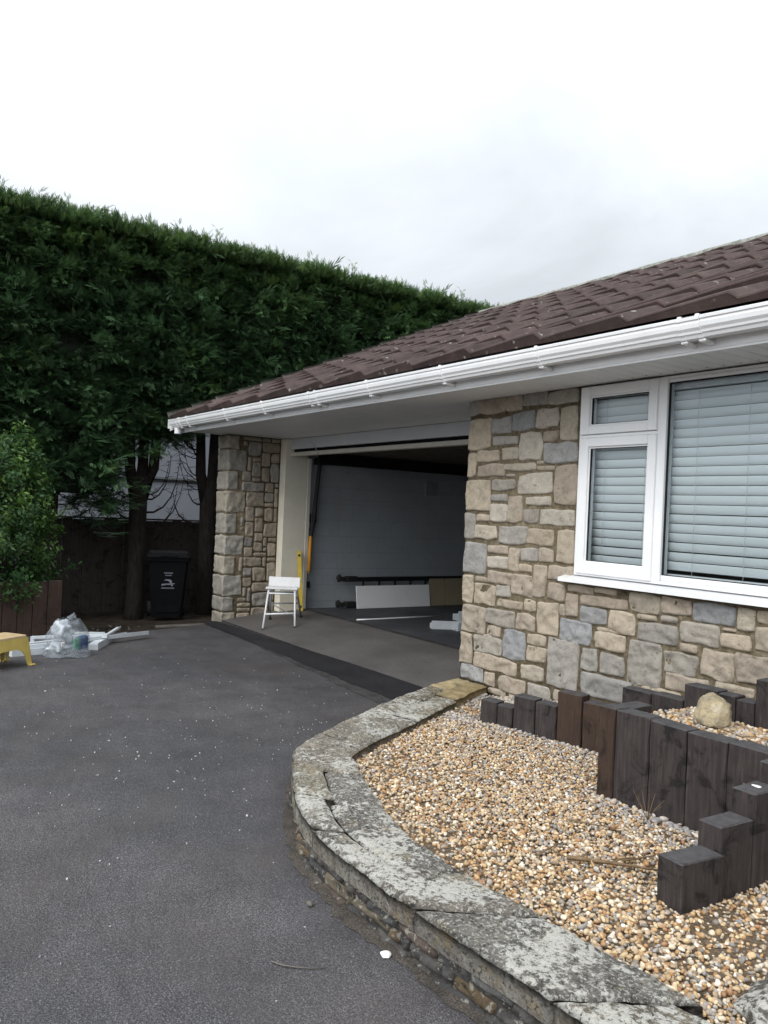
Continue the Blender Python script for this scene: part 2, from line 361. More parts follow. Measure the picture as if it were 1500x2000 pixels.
    def obj(s, name, mats, parent=None, smooth=False, tint=False, **props):
        me = bpy.data.meshes.new(name); me.from_pydata(s.v, [], s.f)
        for mm in (mats if isinstance(mats, (list, tuple)) else [mats]): me.materials.append(MATS[mm])
        me.polygons.foreach_set('material_index', s.m)
        if smooth: me.polygons.foreach_set('use_smooth', [True] * len(s.f))
        if tint:
            at = me.color_attributes.new('tint', 'FLOAT_COLOR', 'POINT')
            at.data.foreach_set('color', np.c_[np.array(s.t, dtype=np.float32), np.ones(len(s.v), dtype=np.float32)].ravel())
        me.update()
        o = bpy.data.objects.new(name, me); C.objects.link(o)
        if parent is not None: o.parent = parent
        for k, v in props.items(): o[k] = v
        return o
def np_obj(name, V, F, mats, tint=None, parent=None, smooth=False):
    """fast mesh from numpy arrays: V (n,3), F (m,k)"""
    me = bpy.data.meshes.new(name); n, k = F.shape
    me.vertices.add(len(V)); me.vertices.foreach_set('co', V.astype(np.float32).ravel())
    me.loops.add(n * k); me.loops.foreach_set('vertex_index', F.astype(np.int32).ravel())
    me.polygons.add(n); me.polygons.foreach_set('loop_start', np.arange(0, n * k, k, dtype=np.int32))
    if smooth: me.polygons.foreach_set('use_smooth', np.ones(n, dtype=bool))
    me.materials.append(MATS[mats])
    if tint is not None:
        at = me.color_attributes.new('tint', 'FLOAT_COLOR', 'POINT')
        at.data.foreach_set('color', np.c_[tint, np.ones(len(V))].astype(np.float32).ravel())
    me.update(calc_edges=True); me.validate()
    o = bpy.data.objects.new(name, me); C.objects.link(o)
    if parent is not None: o.parent = parent
    return o
def thing(name, label, cat, loc=(0, 0, 0), rz=0, group=None):
    o = bpy.data.objects.new(name, None); o.empty_display_size = .1; C.objects.link(o)
    o.location = loc; o.rotation_euler = (0, 0, rz); o['label'] = label; o['category'] = cat
    if group: o['group'] = group
    return o
def tag(o, label, cat, group=None):
    o['label'] = label; o['category'] = cat
    if group: o['group'] = group
    return o
def catmull(pts, step):
    P = [Vector((*p, 0)) for p in pts]; P = [2 * P[0] - P[1]] + P + [2 * P[-1] - P[-2]]; outp = []
    for i in range(1, len(P) - 2):
        n = max(2, int((P[i + 1] - P[i]).length / step))
        for k in range(n):
            t = k / n; a, b, c, d = P[i - 1:i + 3]
            outp.append(.5 * ((2 * b) + (c - a) * t + (2 * a - 5 * b + 4 * c - d) * t * t + (-a + 3 * b - 3 * c + d) * t ** 3))
    outp.append(P[-2]); return outp

def rock(mb, fn, x0, z0, x1, z1, bulge=.03, cell=.018, seed=0, rough=1.0, round_=.6, mi=0):
    """one rock-faced stone on a wall; fn(u, v, h) maps wall metres and height out of the wall to the world"""
    wd, ht = x1 - x0, z1 - z0; nx = max(4, min(26, int(wd / cell))); ny = max(4, min(26, int(ht / cell)))
    vs = []; cx, cz = (x0 + x1) / 2, (z0 + z1) / 2; s3 = Vector((seed * 7.13, seed * 3.7, seed * 1.9)); mn = min(wd, ht)
    rk_ = random.Random(seed * 31 + 5); sk4 = [(rk_.random() ** 3 * min(.016, wd * .09), rk_.random() ** 3 * min(.016, ht * .10)) for _ in range(4)]
    for j in range(ny + 1):
        for i in range(nx + 1):
            u = -1 + 2 * i / nx; v = -1 + 2 * j / ny
            u = math.copysign(1 - max(0.0, 1 - abs(u)) ** 1.35, u); v = math.copysign(1 - max(0.0, 1 - abs(v)) ** 1.35, v)
            e = max(abs(u), abs(v))
            # round the corners
            k = 1 - round_ * .07 * (abs(u * v)) ** 6
            px, pz = u * wd / 2 * k, v * ht / 2 * k
            sk = sk4[(1 if u > 0 else 0) + (2 if v > 0 else 0)]; px -= math.copysign(sk[0] * abs(u * v), u); pz -= math.copysign(sk[1] * abs(u * v), v)
            nv = Vector((px * 9 + s3.x, pz * 9 + s3.y, s3.z))
            wob = .014 * min(1, mn / .12)
            px += noise.noise(nv) * wob * e; pz += noise.noise(nv + Vector((5, 9, 2))) * wob * e
            edge = max(0.0, min((1 - abs(u)) * wd / 2, (1 - abs(v)) * ht / 2))
            prof = min(1, edge / .009) ** .5
            h = -.006 + (bulge + .006) * prof * (.90 + .1 * (1 - e ** 2))
            fr = noise.fractal(Vector((px * 14 + s3.y, pz * 14 + s3.z, s3.x)), .9, 2.1, 4)
            rd = noise.ridged_multi_fractal(Vector((px * 6 + s3.z, pz * 9 + s3.x, s3.y)), .9, 2.1, 3, .9, 2)
            h += rough * (.012 * fr + .010 * (rd - .9)) * min(1, edge / .012)
            vs.append(fn(cx + px, cz + pz, h))
    W_ = nx + 1
    fs = [(j * W_ + i, j * W_ + i + 1, (j + 1) * W_ + i + 1, (j + 1) * W_ + i) for j in range(ny) for i in range(nx)]
    mb.add(vs, fs, mi)
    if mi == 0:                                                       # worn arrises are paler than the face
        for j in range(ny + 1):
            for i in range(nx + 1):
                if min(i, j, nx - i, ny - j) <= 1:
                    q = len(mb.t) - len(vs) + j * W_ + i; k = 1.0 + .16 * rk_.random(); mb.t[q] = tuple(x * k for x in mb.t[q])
STONE_COLS = [(.345, .302, .248), (.325, .285, .238), (.375, .332, .272), (.335, .295, .252), (.312, .276, .234), (.36, .317, .262), (.305, .288, .262), (.29, .280, .268), (.358, .328, .28), (.33, .288, .246), (.345, .302, .255)]
def scol(rng):
    c = STONE_COLS[rng.randrange(len(STONE_COLS))]; k = rng.uniform(.88, 1.12); return (c[0] * k * 1.04, c[1] * k, c[2] * k * .93)
def pack(x0, z0, x1, z1, rng, blocked=(), cell=.055, gap=.014, maxw=5, maxh=4):
    """random rubble: fill a rectangle with stones of mixed sizes"""
    nx = max(1, round((x1 - x0) / cell)); nz_ = max(1, round((z1 - z0) / cell)); cw, ch = (x1 - x0) / nx, (z1 - z0) / nz_
    occ = [[False] * nx for _ in range(nz_)]; res = []
    for b in blocked:
        for j in range(nz_):
            for i in range(nx):
                if x0 + (i + .85) * cw > b[0] and x0 + (i + .15) * cw < b[2] and z0 + (j + .85) * ch > b[1] and z0 + (j + .15) * ch < b[3]: occ[j][i] = True
    for j in range(nz_):
        for i in range(nx):
            if occ[j][i]: continue
            W_, H_ = rng.choice([(3, 2), (4, 2), (4, 3), (2, 2), (3, 3), (5, 3), (2, 3), (5, 2), (3, 1), (4, 4), (3, 4), (2, 1)])
            W_, H_ = min(W_, maxw), min(H_, maxh)
            a = 0
            while a < W_ and i + a < nx and not occ[j][i + a]: a += 1
            b = 1
            while b < H_ and j + b < nz_ and all(not occ[j + b][i + q] for q in range(a)): b += 1
            for q in range(a):
                for r_ in range(b): occ[j + r_][i + q] = True
            gx = gap / 2
            res.append((x0 + i * cw + gx, z0 + j * ch + gx, x0 + (i + a) * cw - gx, z0 + (j + b) * ch - gx))
    return res

# ------------------------------------------------------------------ the ground
F = 4.204                                                           # plane of the house front
gm = MB(); gm.sheet([(-120, -120), (120, -120), (120, 120), (-120, 120)], -.42); gm.obj('ground', 'soil', kind='structure')
# drive: fine sheet of old tarmac
drive = [(-7.2, -14), (6, -14), (6, 2.6), (-4.75, 4.204), (-9.66, 4.204), (-9.3, 3.45), (-9.15, 2.9), (-9.22, 2.1), (-9.3, .5), (-9.3, -14)]
d = MB(); d.sheet(drive, 0); d.obj('driveway', 'tarmac', kind='structure')
# soil border falling away under the trees
so = MB(); ny = 60; nx = 14
for j in range(ny + 1):
    y = -4 + 20 * j / ny
    xe = -9.23 if y < 2.1 else (-9.22 + .07 * (y - 2.1) / .8 if y < 2.9 else -9.15 - .55 * min(1, (y - 2.9) / 1.3))
    for i in range(nx + 1):
        t = i / nx; x = xe + .1 - t * 3.6
        z = -.012 - .15 * min(1, max(0, t * 1.9 - .02)) + .03 * noise.noise(Vector((x * 2.2, y * 2.2, 0))) * min(1, t * 5) + (.012 * noise.noise(Vector((x * 9, y * 9, 3))))*min(1,t*5)
        so.v.append((x, y, z)); so.t.append((1, 1, 1))
so.f = [(j * (nx + 1) + i, (j + 1) * (nx + 1) + i, (j + 1) * (nx + 1) + i + 1, j * (nx + 1) + i + 1) for j in range(ny) for i in range(nx)]; so.m = [0] * len(so.f)
so.obj('soil_border', 'soil', smooth=True, kind='structure')
# apron rising into the garage
rg = random.Random(5)
ap = MB()
ys = [4.204, 4.6, 4.95, 5.3]; zs = [.006, .058, .108, .135]
for k in range(3): ap.sheet([(-9.80, ys[k], zs[k]), (-4.80, ys[k], zs[k]), (-4.80, ys[k + 1], zs[k + 1]), (-9.80, ys[k + 1], zs[k + 1])])
ap.obj('garage_apron', 'apron_tarmac', kind='structure')
# the dark strip of new tarmac with ragged edge, and the broken old edge beside it
def ragged(p0, p1, n, amp, seed):
    r_ = random.Random(seed); res = []
    for i in range(n + 1):
        t = i / n; x = p0[0] + (p1[0] - p0[0]) * t; y = p0[1] + (p1[1] - p0[1]) * t
        res.append((x, y + amp * noise.noise(Vector((x * 2.3 + seed, 0, 0))) + amp * .6 * noise.noise(Vector((x * 11, seed, 0))) + r_.uniform(-.2, .2) * amp))
    return res
def strip(lower, upper, z, name, mat, **kw):
    m_ = MB(); n = len(lower)
    m_.v = [(*p, z) for p in lower] + [(*p, z) for p in upper]; m_.t = [(1, 1, 1)] * (2 * n)
    m_.f = [(i, i + 1, n + i + 1, n + i) for i in range(n - 1)]; m_.m = [0] * (n - 1)
    return m_.obj(name, mat, **kw)
strip(ragged((-9.62, 3.985), (-4.9, 3.55), 90, .05, 3), ragged((-9.62, 4.03), (-4.9, 4.0), 90, .015, 8), .004, 'worn_tarmac_edge', 'tarmac_worn', kind='structure')
strip(ragged((-9.62, 3.90), (-4.9, 3.72), 90, .02, 1), ragged((-9.64, 4.10), (-4.82, 4.30), 90, .012, 2), .010, 'tarmac_patch', 'tarmac_new', kind='structure')
kb = MB(); kb.box(-9.62, 3.3, -.08, -9.52, 4.08, -.004, b=.01)
kb.obj('concrete_kerb', 'concrete', kind='structure')

# ------------------------------------------------------------------ the bungalow
house = thing('bungalow', 'stone bungalow with brown tiled roof, white gutter and an open garage', 'house', (0, 0, 0))
TRACED = [(-4.975,2.285,-4.85,2.42),(-4.847,2.289,-4.54,2.415),(-4.537,2.295,-4.369,2.415),(-4.362,2.32,-4.114,2.415),(-4.106,2.31,-3.831,2.41),(-4.961,2.02,-4.706,2.266),(-4.7,2.132,-4.472,2.255),(-4.47,2.146,-4.241,2.281),(-4.225,2.148,-4.003,2.288),(-3.984,2.046,-3.828,2.287),(-4.677,2.042,-4.403,2.11),(-4.382,1.923,-4.15,2.122),(-4.141,2.047,-3.995,2.123),(-4.566,1.926,-4.392,2.02),(-4.851,1.916,-4.599,2.009),(-4.96,1.804,-4.868,2.002),(-4.125,1.89,-3.816,2.031),(-4.833,1.805,-4.538,1.898),(-4.535,1.844,-4.207,1.9),(-4.196,1.889,-4.13,1.911),(-4.189,1.843,-4.024,1.875),(-4.511,1.802,-4.425,1.822),(-4.378,1.674,-4.03,1.825),(-4.012,1.596,-3.803,1.874),(-4.965,1.53,-4.68,1.785),(-4.67,1.695,-4.411,1.783),(-4.679,1.614,-4.491,1.671),(-4.677,1.458,-4.488,1.597),(-4.475,1.455,-4.324,1.653),(-4.291,1.588,-4.044,1.655),(-4.307,1.457,-4.163,1.561),(-4.136,1.455,-3.818,1.563),(-4.965,1.312,-4.846,1.51),(-4.835,1.458,-4.684,1.51),(-4.838,1.315,-4.592,1.432),(-4.565,1.295,-4.265,1.43),(-4.257,1.309,-4.003,1.426),(-3.962,1.197,-3.803,1.43),(-4.963,1.046,-4.691,1.289),(-4.684,1.215,-4.46,1.276),(-4.683,1.102,-4.454,1.194),(-4.446,1.097,-4.336,1.273),(-4.315,1.183,-4.142,1.28),(-4.133,1.189,-3.995,1.284),(-4.332,1.101,-4.204,1.156),(-4.18,.928,-4.057,1.168),(-4.043,1.069,-3.805,1.174),(-4.957,.804,-4.837,1.024),(-4.816,.983,-4.68,1.025),(-4.67,.989,-4.403,1.08),(-4.404,.924,-4.187,1.078),(-4.813,.811,-4.576,.973),(-4.567,.889,-4.416,.979),(-4.026,.934,-3.875,1.047),(-4.551,.817,-4.283,.877),(-4.269,.82,-4.151,.907),(-4.952,.578,-4.675,.791),(-4.665,.667,-4.356,.798),(-4.335,.679,-4.144,.796),(-4.123,.677,-3.922,.909),(-4.653,.582,-4.499,.663),(-4.468,.441,-4.233,.665),(-4.212,.581,-4.031,.667),(-4.215,.462,-4.025,.58),(-4.958,.321,-4.817,.568),(-4.797,.438,-4.482,.578),(-4.787,.321,-4.311,.436),(-4.266,.327,-4.043,.436),(-4.009,.33,-3.726,.673),(-4.944,.204,-4.674,.319),(-4.655,.198,-4.539,.306),(-4.497,.193,-4.228,.311),(-4.189,.22,-3.976,.308),(-3.936,.241,-3.801,.311),(-4.379,.122,-4.263,.187),(-4.608,.146,-4.421,.193),(-3.847,1.007,-3.627,1.055),(-3.614,1.021,-3.431,1.058),(-3.733,.93,-3.348,1.0),(-3.86,.833,-3.757,.989),(-3.728,.811,-3.497,.92),(-3.325,.939,-3.101,1.059),(-3.09,.955,-2.882,1.054),(-2.865,.939,-2.598,1.05),(-2.584,.927,-2.483,1.049),(-2.471,.977,-2.33,1.054),(-3.483,.776,-3.269,.921),(-3.26,.897,-3.117,.928),(-3.086,.901,-2.97,.94),(-3.255,.763,-2.966,.885),(-2.946,.802,-2.689,.93),(-2.673,.908,-2.594,.924),(-2.678,.81,-2.502,.898),(-2.477,.826,-2.286,.956),(-3.905,.663,-3.623,.818),(-3.581,.774,-3.493,.802),(-3.589,.659,-3.351,.774),(-2.947,.747,-2.832,.793),(-3.705,.497,-3.57,.648),(-3.538,.501,-3.349,.639),(-3.321,.483,-3.067,.766),(-3.051,.603,-2.823,.743),(-2.799,.621,-2.597,.787),(-2.579,.643,-2.317,.802),(-3.694,.339,-3.28,.492),(-3.03,.511,-2.743,.604),(-2.705,.557,-2.473,.613),(-3.267,.424,-2.918,.494),(-3.918,.836,-3.871,.91)]
GREY = {3, 4, 6, 7, 16, 27, 38, 52, 61, 69, 72, 80, 83, 94, 98, 100, 104}
PALE = {8, 11, 22, 27, 29, 40, 31}
rs = random.Random(21)
FILL = [s_ for s_ in pack(-4.96, -.2, -2.25, 1.07, rs, TRACED) if (s_[2] - s_[0]) > .07 and (s_[3] - s_[1]) > .07 and s_[3] < .5]
RIGHT = pack(-2.27, -.2, 1.5, 1.07, rs) + pack(-1.22, 1.07, 1.5, 2.41, rs)
wall = MB()
wf = lambda u, v, h: (u, F - h, v)
for k, s_ in enumerate(TRACED):
    c_ = scol(rs)
    if k in GREY: kx = rs.uniform(.9, 1.12); c_ = tuple(x * kx for x in rs.choice([(.30, .282, .252), (.268, .266, .256), (.315, .29, .25), (.285, .275, .255), (.262, .264, .262)]))
    if k in PALE: kx = rs.uniform(.98, 1.08); c_ = tuple(x * kx for x in (.41, .37, .31))
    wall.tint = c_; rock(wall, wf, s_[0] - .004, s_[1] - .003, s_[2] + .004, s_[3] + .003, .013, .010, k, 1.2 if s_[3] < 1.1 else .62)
for k, s_ in enumerate(FILL + RIGHT):
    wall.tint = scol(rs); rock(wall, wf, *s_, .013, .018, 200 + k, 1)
# return of the corner inside the garage mouth
for k, s_ in enumerate(pack(4.22, -.1, 4.95, 2.41, rs)):
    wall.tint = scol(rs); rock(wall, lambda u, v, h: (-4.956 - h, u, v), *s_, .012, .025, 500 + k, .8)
wall.tint = (1, 1, 1)
for b_ in ((-4.956, -3.79, -.4, 2.405), (-3.79, 1.5, -.4, 1.072), (-1.21, 1.5, 1.072, 2.405)):
    wall.box(b_[0], F + .003, b_[2], b_[1], F + .26, b_[3], 1)
wall.box(-4.956, F + .26, -.1, -4.80, 5.3, 2.405, 1)
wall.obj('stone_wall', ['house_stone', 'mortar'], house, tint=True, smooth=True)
# left pier: quoins at the corner, rubble on the return
pier = MB(); PX = -9.72
rows = [-.12, .11, .31, .59, .84, 1.11, 1.39, 1.68, 1.94, 2.22, 2.405]
for k in range(len(rows) - 1):
    z0, z1 = rows[k] + .007, rows[k + 1] - .007; dpt = .26 if k % 2 == 0 else .15
    if k == 0: dpt = .18
    kx = rs.uniform(.9, 1.1); c_ = tuple(x * kx for x in ((.315, .295, .255) if k % 3 else (.345, .31, .25)))
    pier.tint = c_
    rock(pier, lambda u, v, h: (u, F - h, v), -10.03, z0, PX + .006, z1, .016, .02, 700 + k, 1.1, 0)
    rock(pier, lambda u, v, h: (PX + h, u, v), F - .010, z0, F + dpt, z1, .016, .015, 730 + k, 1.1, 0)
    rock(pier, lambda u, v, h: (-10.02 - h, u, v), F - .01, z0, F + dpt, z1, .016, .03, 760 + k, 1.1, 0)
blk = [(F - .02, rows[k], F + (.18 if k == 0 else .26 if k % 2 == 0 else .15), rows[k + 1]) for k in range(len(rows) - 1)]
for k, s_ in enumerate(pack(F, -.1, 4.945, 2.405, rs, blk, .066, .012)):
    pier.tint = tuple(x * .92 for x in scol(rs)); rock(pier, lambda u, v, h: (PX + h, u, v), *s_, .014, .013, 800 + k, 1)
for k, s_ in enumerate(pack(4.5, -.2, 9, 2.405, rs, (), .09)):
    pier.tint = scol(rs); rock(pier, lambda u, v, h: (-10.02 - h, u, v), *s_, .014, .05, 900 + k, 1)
pier.tint = (1, 1, 1); pier.box(-10.015, F + .004, -.3, PX - .003, 4.948, 2.405, 1); pier.box(-10.015, 4.948, -.3, -9.72, 13.0, 2.405, 1)
pier.obj('stone_pier', ['house_stone', 'mortar'], house, tint=True, smooth=True)
# cream jamb, header, garage shell
j_ = MB(); j_.box(-9.717, 4.95, -.05, -9.565, 5.285, 2.40, b=.004)
jo = j_.obj('garage_jamb', 'cream_paint', house)
j2 = MB(); j2.box(-9.612, 5.287, .1, -9.555, 5.345, 2.17, b=.006); j2.obj('trim', 'header_beam', jo)
hb = MB(); hb.box(-9.60, 5.02, 2.177, -4.80, 5.10, 2.226, b=.004); hb.obj('door_header', 'header_beam', house)
hg = MB(); hg.box(-9.56, 5.075, 2.228, -4.80, 5.30, 2.30); hg.obj('shadow_gap', 'black_gap', house)
h2 = MB(); h2.box(-9.563, 5.03, 2.268, -4.80, 5.072, 2.405, b=.002); h2.obj('header_board', 'header_grey', house)
gw = MB()
gw.box(-9.72, 5.286, -.1, -9.62, 11.2, 2.30); gw.box(-9.62, 11.1, -.1, -4.8, 11.3, 2.30); gw.box(-4.86, 5.31, -.1, -4.76, 11.1, 2.30)
gw.obj('garage_wall', 'garage_paint', house)
vt = MB(); vt.box(-9.62, 7.33, 1.76, -9.608, 7.56, 1.97, b=.003)
for q in range(6): vt.box(-9.6075, 7.345, 1.78 + q * .03, -9.600, 7.545, 1.795 + q * .03)
vt.obj('air_vent', 'grey_metal', house)
ln = MB(); ln.box(-9.62, 5.35, 1.632, -9.616, 11.1, 1.640); ln.obj('wall_seam', 'grey_metal', house)
gc = MB()
for k in range(26): gc.box(-9.62 + k * .19, 5.105, 2.262, -9.62 + k * .19 + .184, 11.1, 2.29, b=.003)
gc.box(-9.62, 5.305, 2.292, -4.8, 11.1, 2.36)
gc.obj('garage_ceiling', 'ceiling_wood', house)
gf = MB(); gf.box(-9.62, 5.3, -.2, -4.86, 11.1, .131); gf.obj('garage_floor', 'garage_floor', house)
kk = MB(); kk.sheet([(-9.6, 5.28, .139), (-4.86, 5.28, .139), (-4.86, 5.36, .139), (-9.6, 5.36, .139)]); kk.obj('threshold', 'tarmac_worn', house)
# door gear left behind: black rail and arm, orange spring sleeve
rl = MB(); rl.box(-9.60, 5.42, 2.15, -9.50, 9.6, 2.235); rl.box(-9.60, 5.40, 2.09, -9.44, 5.52, 2.17); rl.box(-9.58, 5.5, 2.10, -9.54, 9.6, 2.148)
rail = rl.obj('door_track', 'black_steel', house)
ar = MB(); ar.tube([(-9.56, 5.47, 2.12), (-9.555, 5.42, 1.55), (-9.55, 5.405, 1.36), (-9.56, 5.37, 1.05)], [.028, .028, .036, .022], 8); ar.box(-9.585, 5.36, 1.30, -9.53, 5.44, 1.42, b=.006)
ar.obj('arm', 'black_steel', rail)
ar = MB(); ar.box(-9.59, 5.35, .42, -9.56, 5.40, .50, b=.004); ar.obj('hinge', 'black_steel', rail)
sp = MB(); sp.tube([(-9.555, 5.372, 1.12), (-9.555, 5.365, .65)], .023, 10); sp.tube([(-9.555, 5.365, .65), (-9.556, 5.363, .61)], .010, 6); sp.obj('spring_sleeve', 'orange_plastic', rail)

# soffit of narrow white boards across the eaves, fascia, gutter
EX0, EX1 = -10.0, 1.6
sf = MB(); x = EX0
while x < EX1:
    y1 = 5.06 if x < -4.98 else F - .002
    sf.box(x, 3.672, 2.41, min(x + .092, EX1), y1, 2.418, b=.003); x += .1
sf.box(EX0, 3.672, 2.4205, EX1, 5.06, 2.43)
so_ = sf.obj('soffit', 'soffit_white', house)
for k in range(13):
    cx_, cy_ = -3.42 + k * .105, 4.12; sv = MB()
    sv.add([(cx_ + .006 * math.cos(i), cy_ + .006 * math.sin(i), 2.4085) for i in [q * math.pi / 4 for q in range(8)]], [tuple(range(8))])
    sv.obj('vent_hole', 'black_gap', so_)
# white strip between soffit and window head
fa = MB(); fa.box(EX0, 3.648, 2.395, EX1, 3.668, 2.56, b=.003); fa.box(EX0, 3.648, 2.383, EX1, 3.66, 2.394)
for xx in (-4.02, -7.2): fa.box(xx, 3.6475, 2.396, xx + .003, 3.6485, 2.54)
fo = fa.obj('fascia', 'upvc', house)
PROF = [(3.646, 2.53), (3.646, 2.47), (3.625, 2.447), (3.60, 2.436), (3.565, 2.432), (3.545, 2.437), (3.537, 2.452), (3.528, 2.458), (3.524, 2.470), (3.512, 2.484), (3.507, 2.505), (3.508, 2.517), (3.500, 2.522), (3.498, 2.534), (3.505, 2.540), (3.514, 2.536), (3.516, 2.524), (3.520, 2.49), (3.54, 2.46), (3.57, 2.442), (3.61, 2.446), (3.638, 2.475), (3.640, 2.53)]
def extr(mb, prof, x0, x1, off=0.0):
    cy_ = sum(p[0] for p in prof) / len(prof); cz_ = sum(p[1] for p in prof) / len(prof); n = len(prof)
    pr = [(p[0] + off * (1 if p[0] > cy_ else -1) * (1 if off else 0), p[1] + (off if p[1] > cz_ else -off)) for p in prof]
    vs = [(x0, *p) for p in pr] + [(x1, *p) for p in pr]
    fs = [(i, (i + 1) % n, n + (i + 1) % n, n + i) for i in range(n)] + [tuple(range(n)), tuple(range(n, 2 * n))[::-1]]
    mb.add(vs, fs)
gt = MB(); extr(gt, PROF, EX0 - .02, EX1); gut = gt.obj('gutter', 'upvc', house)
OUT = PROF[:16]
for xs in ((-2.544,), (-2.442,), (-3.551,), (-4.492,), (-5.442,), (-6.395,), (-6.283,), (-7.362,), (-8.294,), (-9.421,), (-9.683,), (-1.2,), (-.3,), (.7,)):
    b_ = MB(); extr(b_, [(y - .005, z - .004) for y, z in OUT[3:]] + [(y, z) for y, z in OUT[3:]][::-1], xs[0] - .013, xs[0] + .013)
    b_.box(xs[0] - .012, 3.496, 2.525, xs[0] + .012, 3.52, 2.547, b=.004); b_.box(xs[0] - .02, 3.55, 2.416, xs[0] + .02, 3.60, 2.431, b=.005); b_.box(xs[0] - .013, 3.60, 2.41, xs[0] + .013, 3.646, 2.43, b=.003)
    b_.obj('bracket', 'upvc', gut)
for xs in (-2.493, -6.339):
    un = MB(); extr(un, [(y - .003, z - .003) for y, z in OUT[3:]] + [(y, z) for y, z in OUT[3:]][::-1], xs - .04, xs + .04)
    un.obj('union', 'upvc', gut)
ot = MB(); extr(ot, [(y - .006, z - .005) for y, z in OUT[3:]] + [(y, z) for y, z in OUT[3:]][::-1], -10.0, -9.78); ot.tube([(-9.86, 3.57, 2.43), (-9.86, 3.57, 2.36)], .042, 14); ot.box(-10.03, 3.497, 2.43, -10.02, 3.65, 2.545)
ot.obj('outlet', 'upvc', gut)

# roof: interlocking tiles with a stepped left edge, one mesh
RS = .431; RY0, RZ0, RYT, RZT = 3.50, 2.565, 8.61, 4.768
sl = math.sqrt(1 + RS * RS); un_ = Vector((0, -RS / sl, 1 / sl)); us = Vector((0, 1 / sl, RS / sl))
roof = MB(); rt = random.Random(3); NCOL = 18; CW = .6465; NC = 16; GA = (RYT - RY0) * sl / NC
def rp(x, s, h): p = Vector((x, RY0, RZ0)) + us * s + un_ * h; return (p.x, p.y, p.z)
for jx in range(NC):
    for i in range(NCOL):
        x0 = -9.975 + i * CW; x1 = x0 + CW
        s0 = jx * GA + rt.uniform(-.006, .006); s1 = (jx + 1) * GA + .05
        lo = .026 + rt.uniform(-.004, .004); st = .040 + rt.uniform(-.004, .004); k = rt.uniform(.82, 1.18)
        roof.tint = (.062 * k, .043 * k * rt.uniform(.96, 1.04), .039 * k)
        hA = lo + st; hB = lo + .004; r_ = .010
        # top as strips with rounded front and left edges
        xsr = [x0 - .002, x0 + .30, x1 - .050, x1 - .038, x1 + .004]; hx = [hB - .004, (hA + hB) / 2, hA, hA - .006, hB - .006]
        ssr = [s0, s0 + .006, s0 + .02, s0 + GA * .5, s1]; hs = [-.012, -.003, 0, -.014, -.034]
        vs = [rp(xx + (rt.uniform(-.002, .002)), ss, h1 + h2) for ss, h2 in zip(ssr, hs) for xx, h1 in zip(xsr, hx)]
        fs = [(q * 5 + p, q * 5 + p + 1, (q + 1) * 5 + p + 1, (q + 1) * 5 + p) for q in range(4) for p in range(4)]
        roof.add(vs, fs)
        # front and left faces
        roof.add([rp(xx, s0 + .001, h1 - .012) for xx, h1 in zip(xsr, hx)] + [rp(xx, s0 + .006, -.012 if jx == 0 else -.004) for xx in xsr], [(p, 5 + p, 6 + p, p + 1) for p in range(4)])
        if i == 0: roof.add([rp(x0 + .001, ss, hx[0] + h2) for ss, h2 in zip(ssr, hs)] + [rp(x0 + .004, ss, -.02) for ss in ssr], [(p, p + 1, 6 + p, 5 + p) for p in range(4)])
# underlay and rear slope
roof.tint = (.03, .026, .025)
roof.add([(-9.97, 3.52, 2.555), (1.8, 3.52, 2.555), (1.8, 8.61, 4.75), (-9.97, 8.61, 4.75)], [(0, 1, 2, 3)])
roof.tint = (.09, .06, .055); roof.add([(-9.97, 8.61, 4.77), (1.8, 8.61, 4.77), (1.8, 13.75, 2.56), (-9.97, 13.75, 2.56)], [(0, 1, 2, 3)])
ro = roof.obj('roof', 'roof_tile', house, tint=True)
rd = MB(); n_r = 26
for k in range(n_r):
    x0 = -10.0 + k * .455; pts = []
    for i in range(9):
        an = math.pi * i / 8; pts.append((8.61 - .105 * math.cos(an), 4.752 + .075 * math.sin(an)))
    off = .004 * (k % 2)
    rd.add([(x0, y, z + off) for y, z in pts] + [(x0 + .46, y, z + off) for y, z in pts], [(i, i + 1, 10 + i, 9 + i) for i in range(8)])
rd.obj('ridge', 'ridge_tile', ro, smooth=True)
vg = MB()
for jx in range(NC):
    s0, s1 = jx * GA, (jx + 1) * GA - .02
    vg.add([rp(-10.012, s0, .074), rp(-9.955, s0, .078), rp(-9.955, s1, .052), rp(-10.012, s1, .048), rp(-10.012, s0, .0), rp(-10.012, s1, .0)], [(0, 1, 2, 3), (0, 3, 5, 4)])
vg.obj('verge_strip', 'ridge_tile', ro)
bb = MB(); bb.add([(-10.008, 3.52, 2.40), (-10.008, 8.61, 4.60), (-10.008, 8.61, 4.775), (-10.008, 3.52, 2.575), (-9.985, 3.52, 2.40), (-9.985, 8.61, 4.60), (-9.985, 8.61, 4.775), (-9.985, 3.52, 2.575)], [(0, 1, 2, 3), (4, 7, 6, 5), (0, 4, 5, 1), (3, 2, 6, 7), (0, 3, 7, 4)])
bb.obj('bargeboard', 'upvc', house)
gb = MB(); gb.add([(-9.99, 3.7, 2.43), (-9.99, 13.0, 2.43), (-9.99, 13.0, 2.6), (-9.99, 8.61, 4.70), (-9.99, 3.7, 2.6)], [(0, 1, 2, 3, 4)]); gb.obj('gable', 'white_render', house)

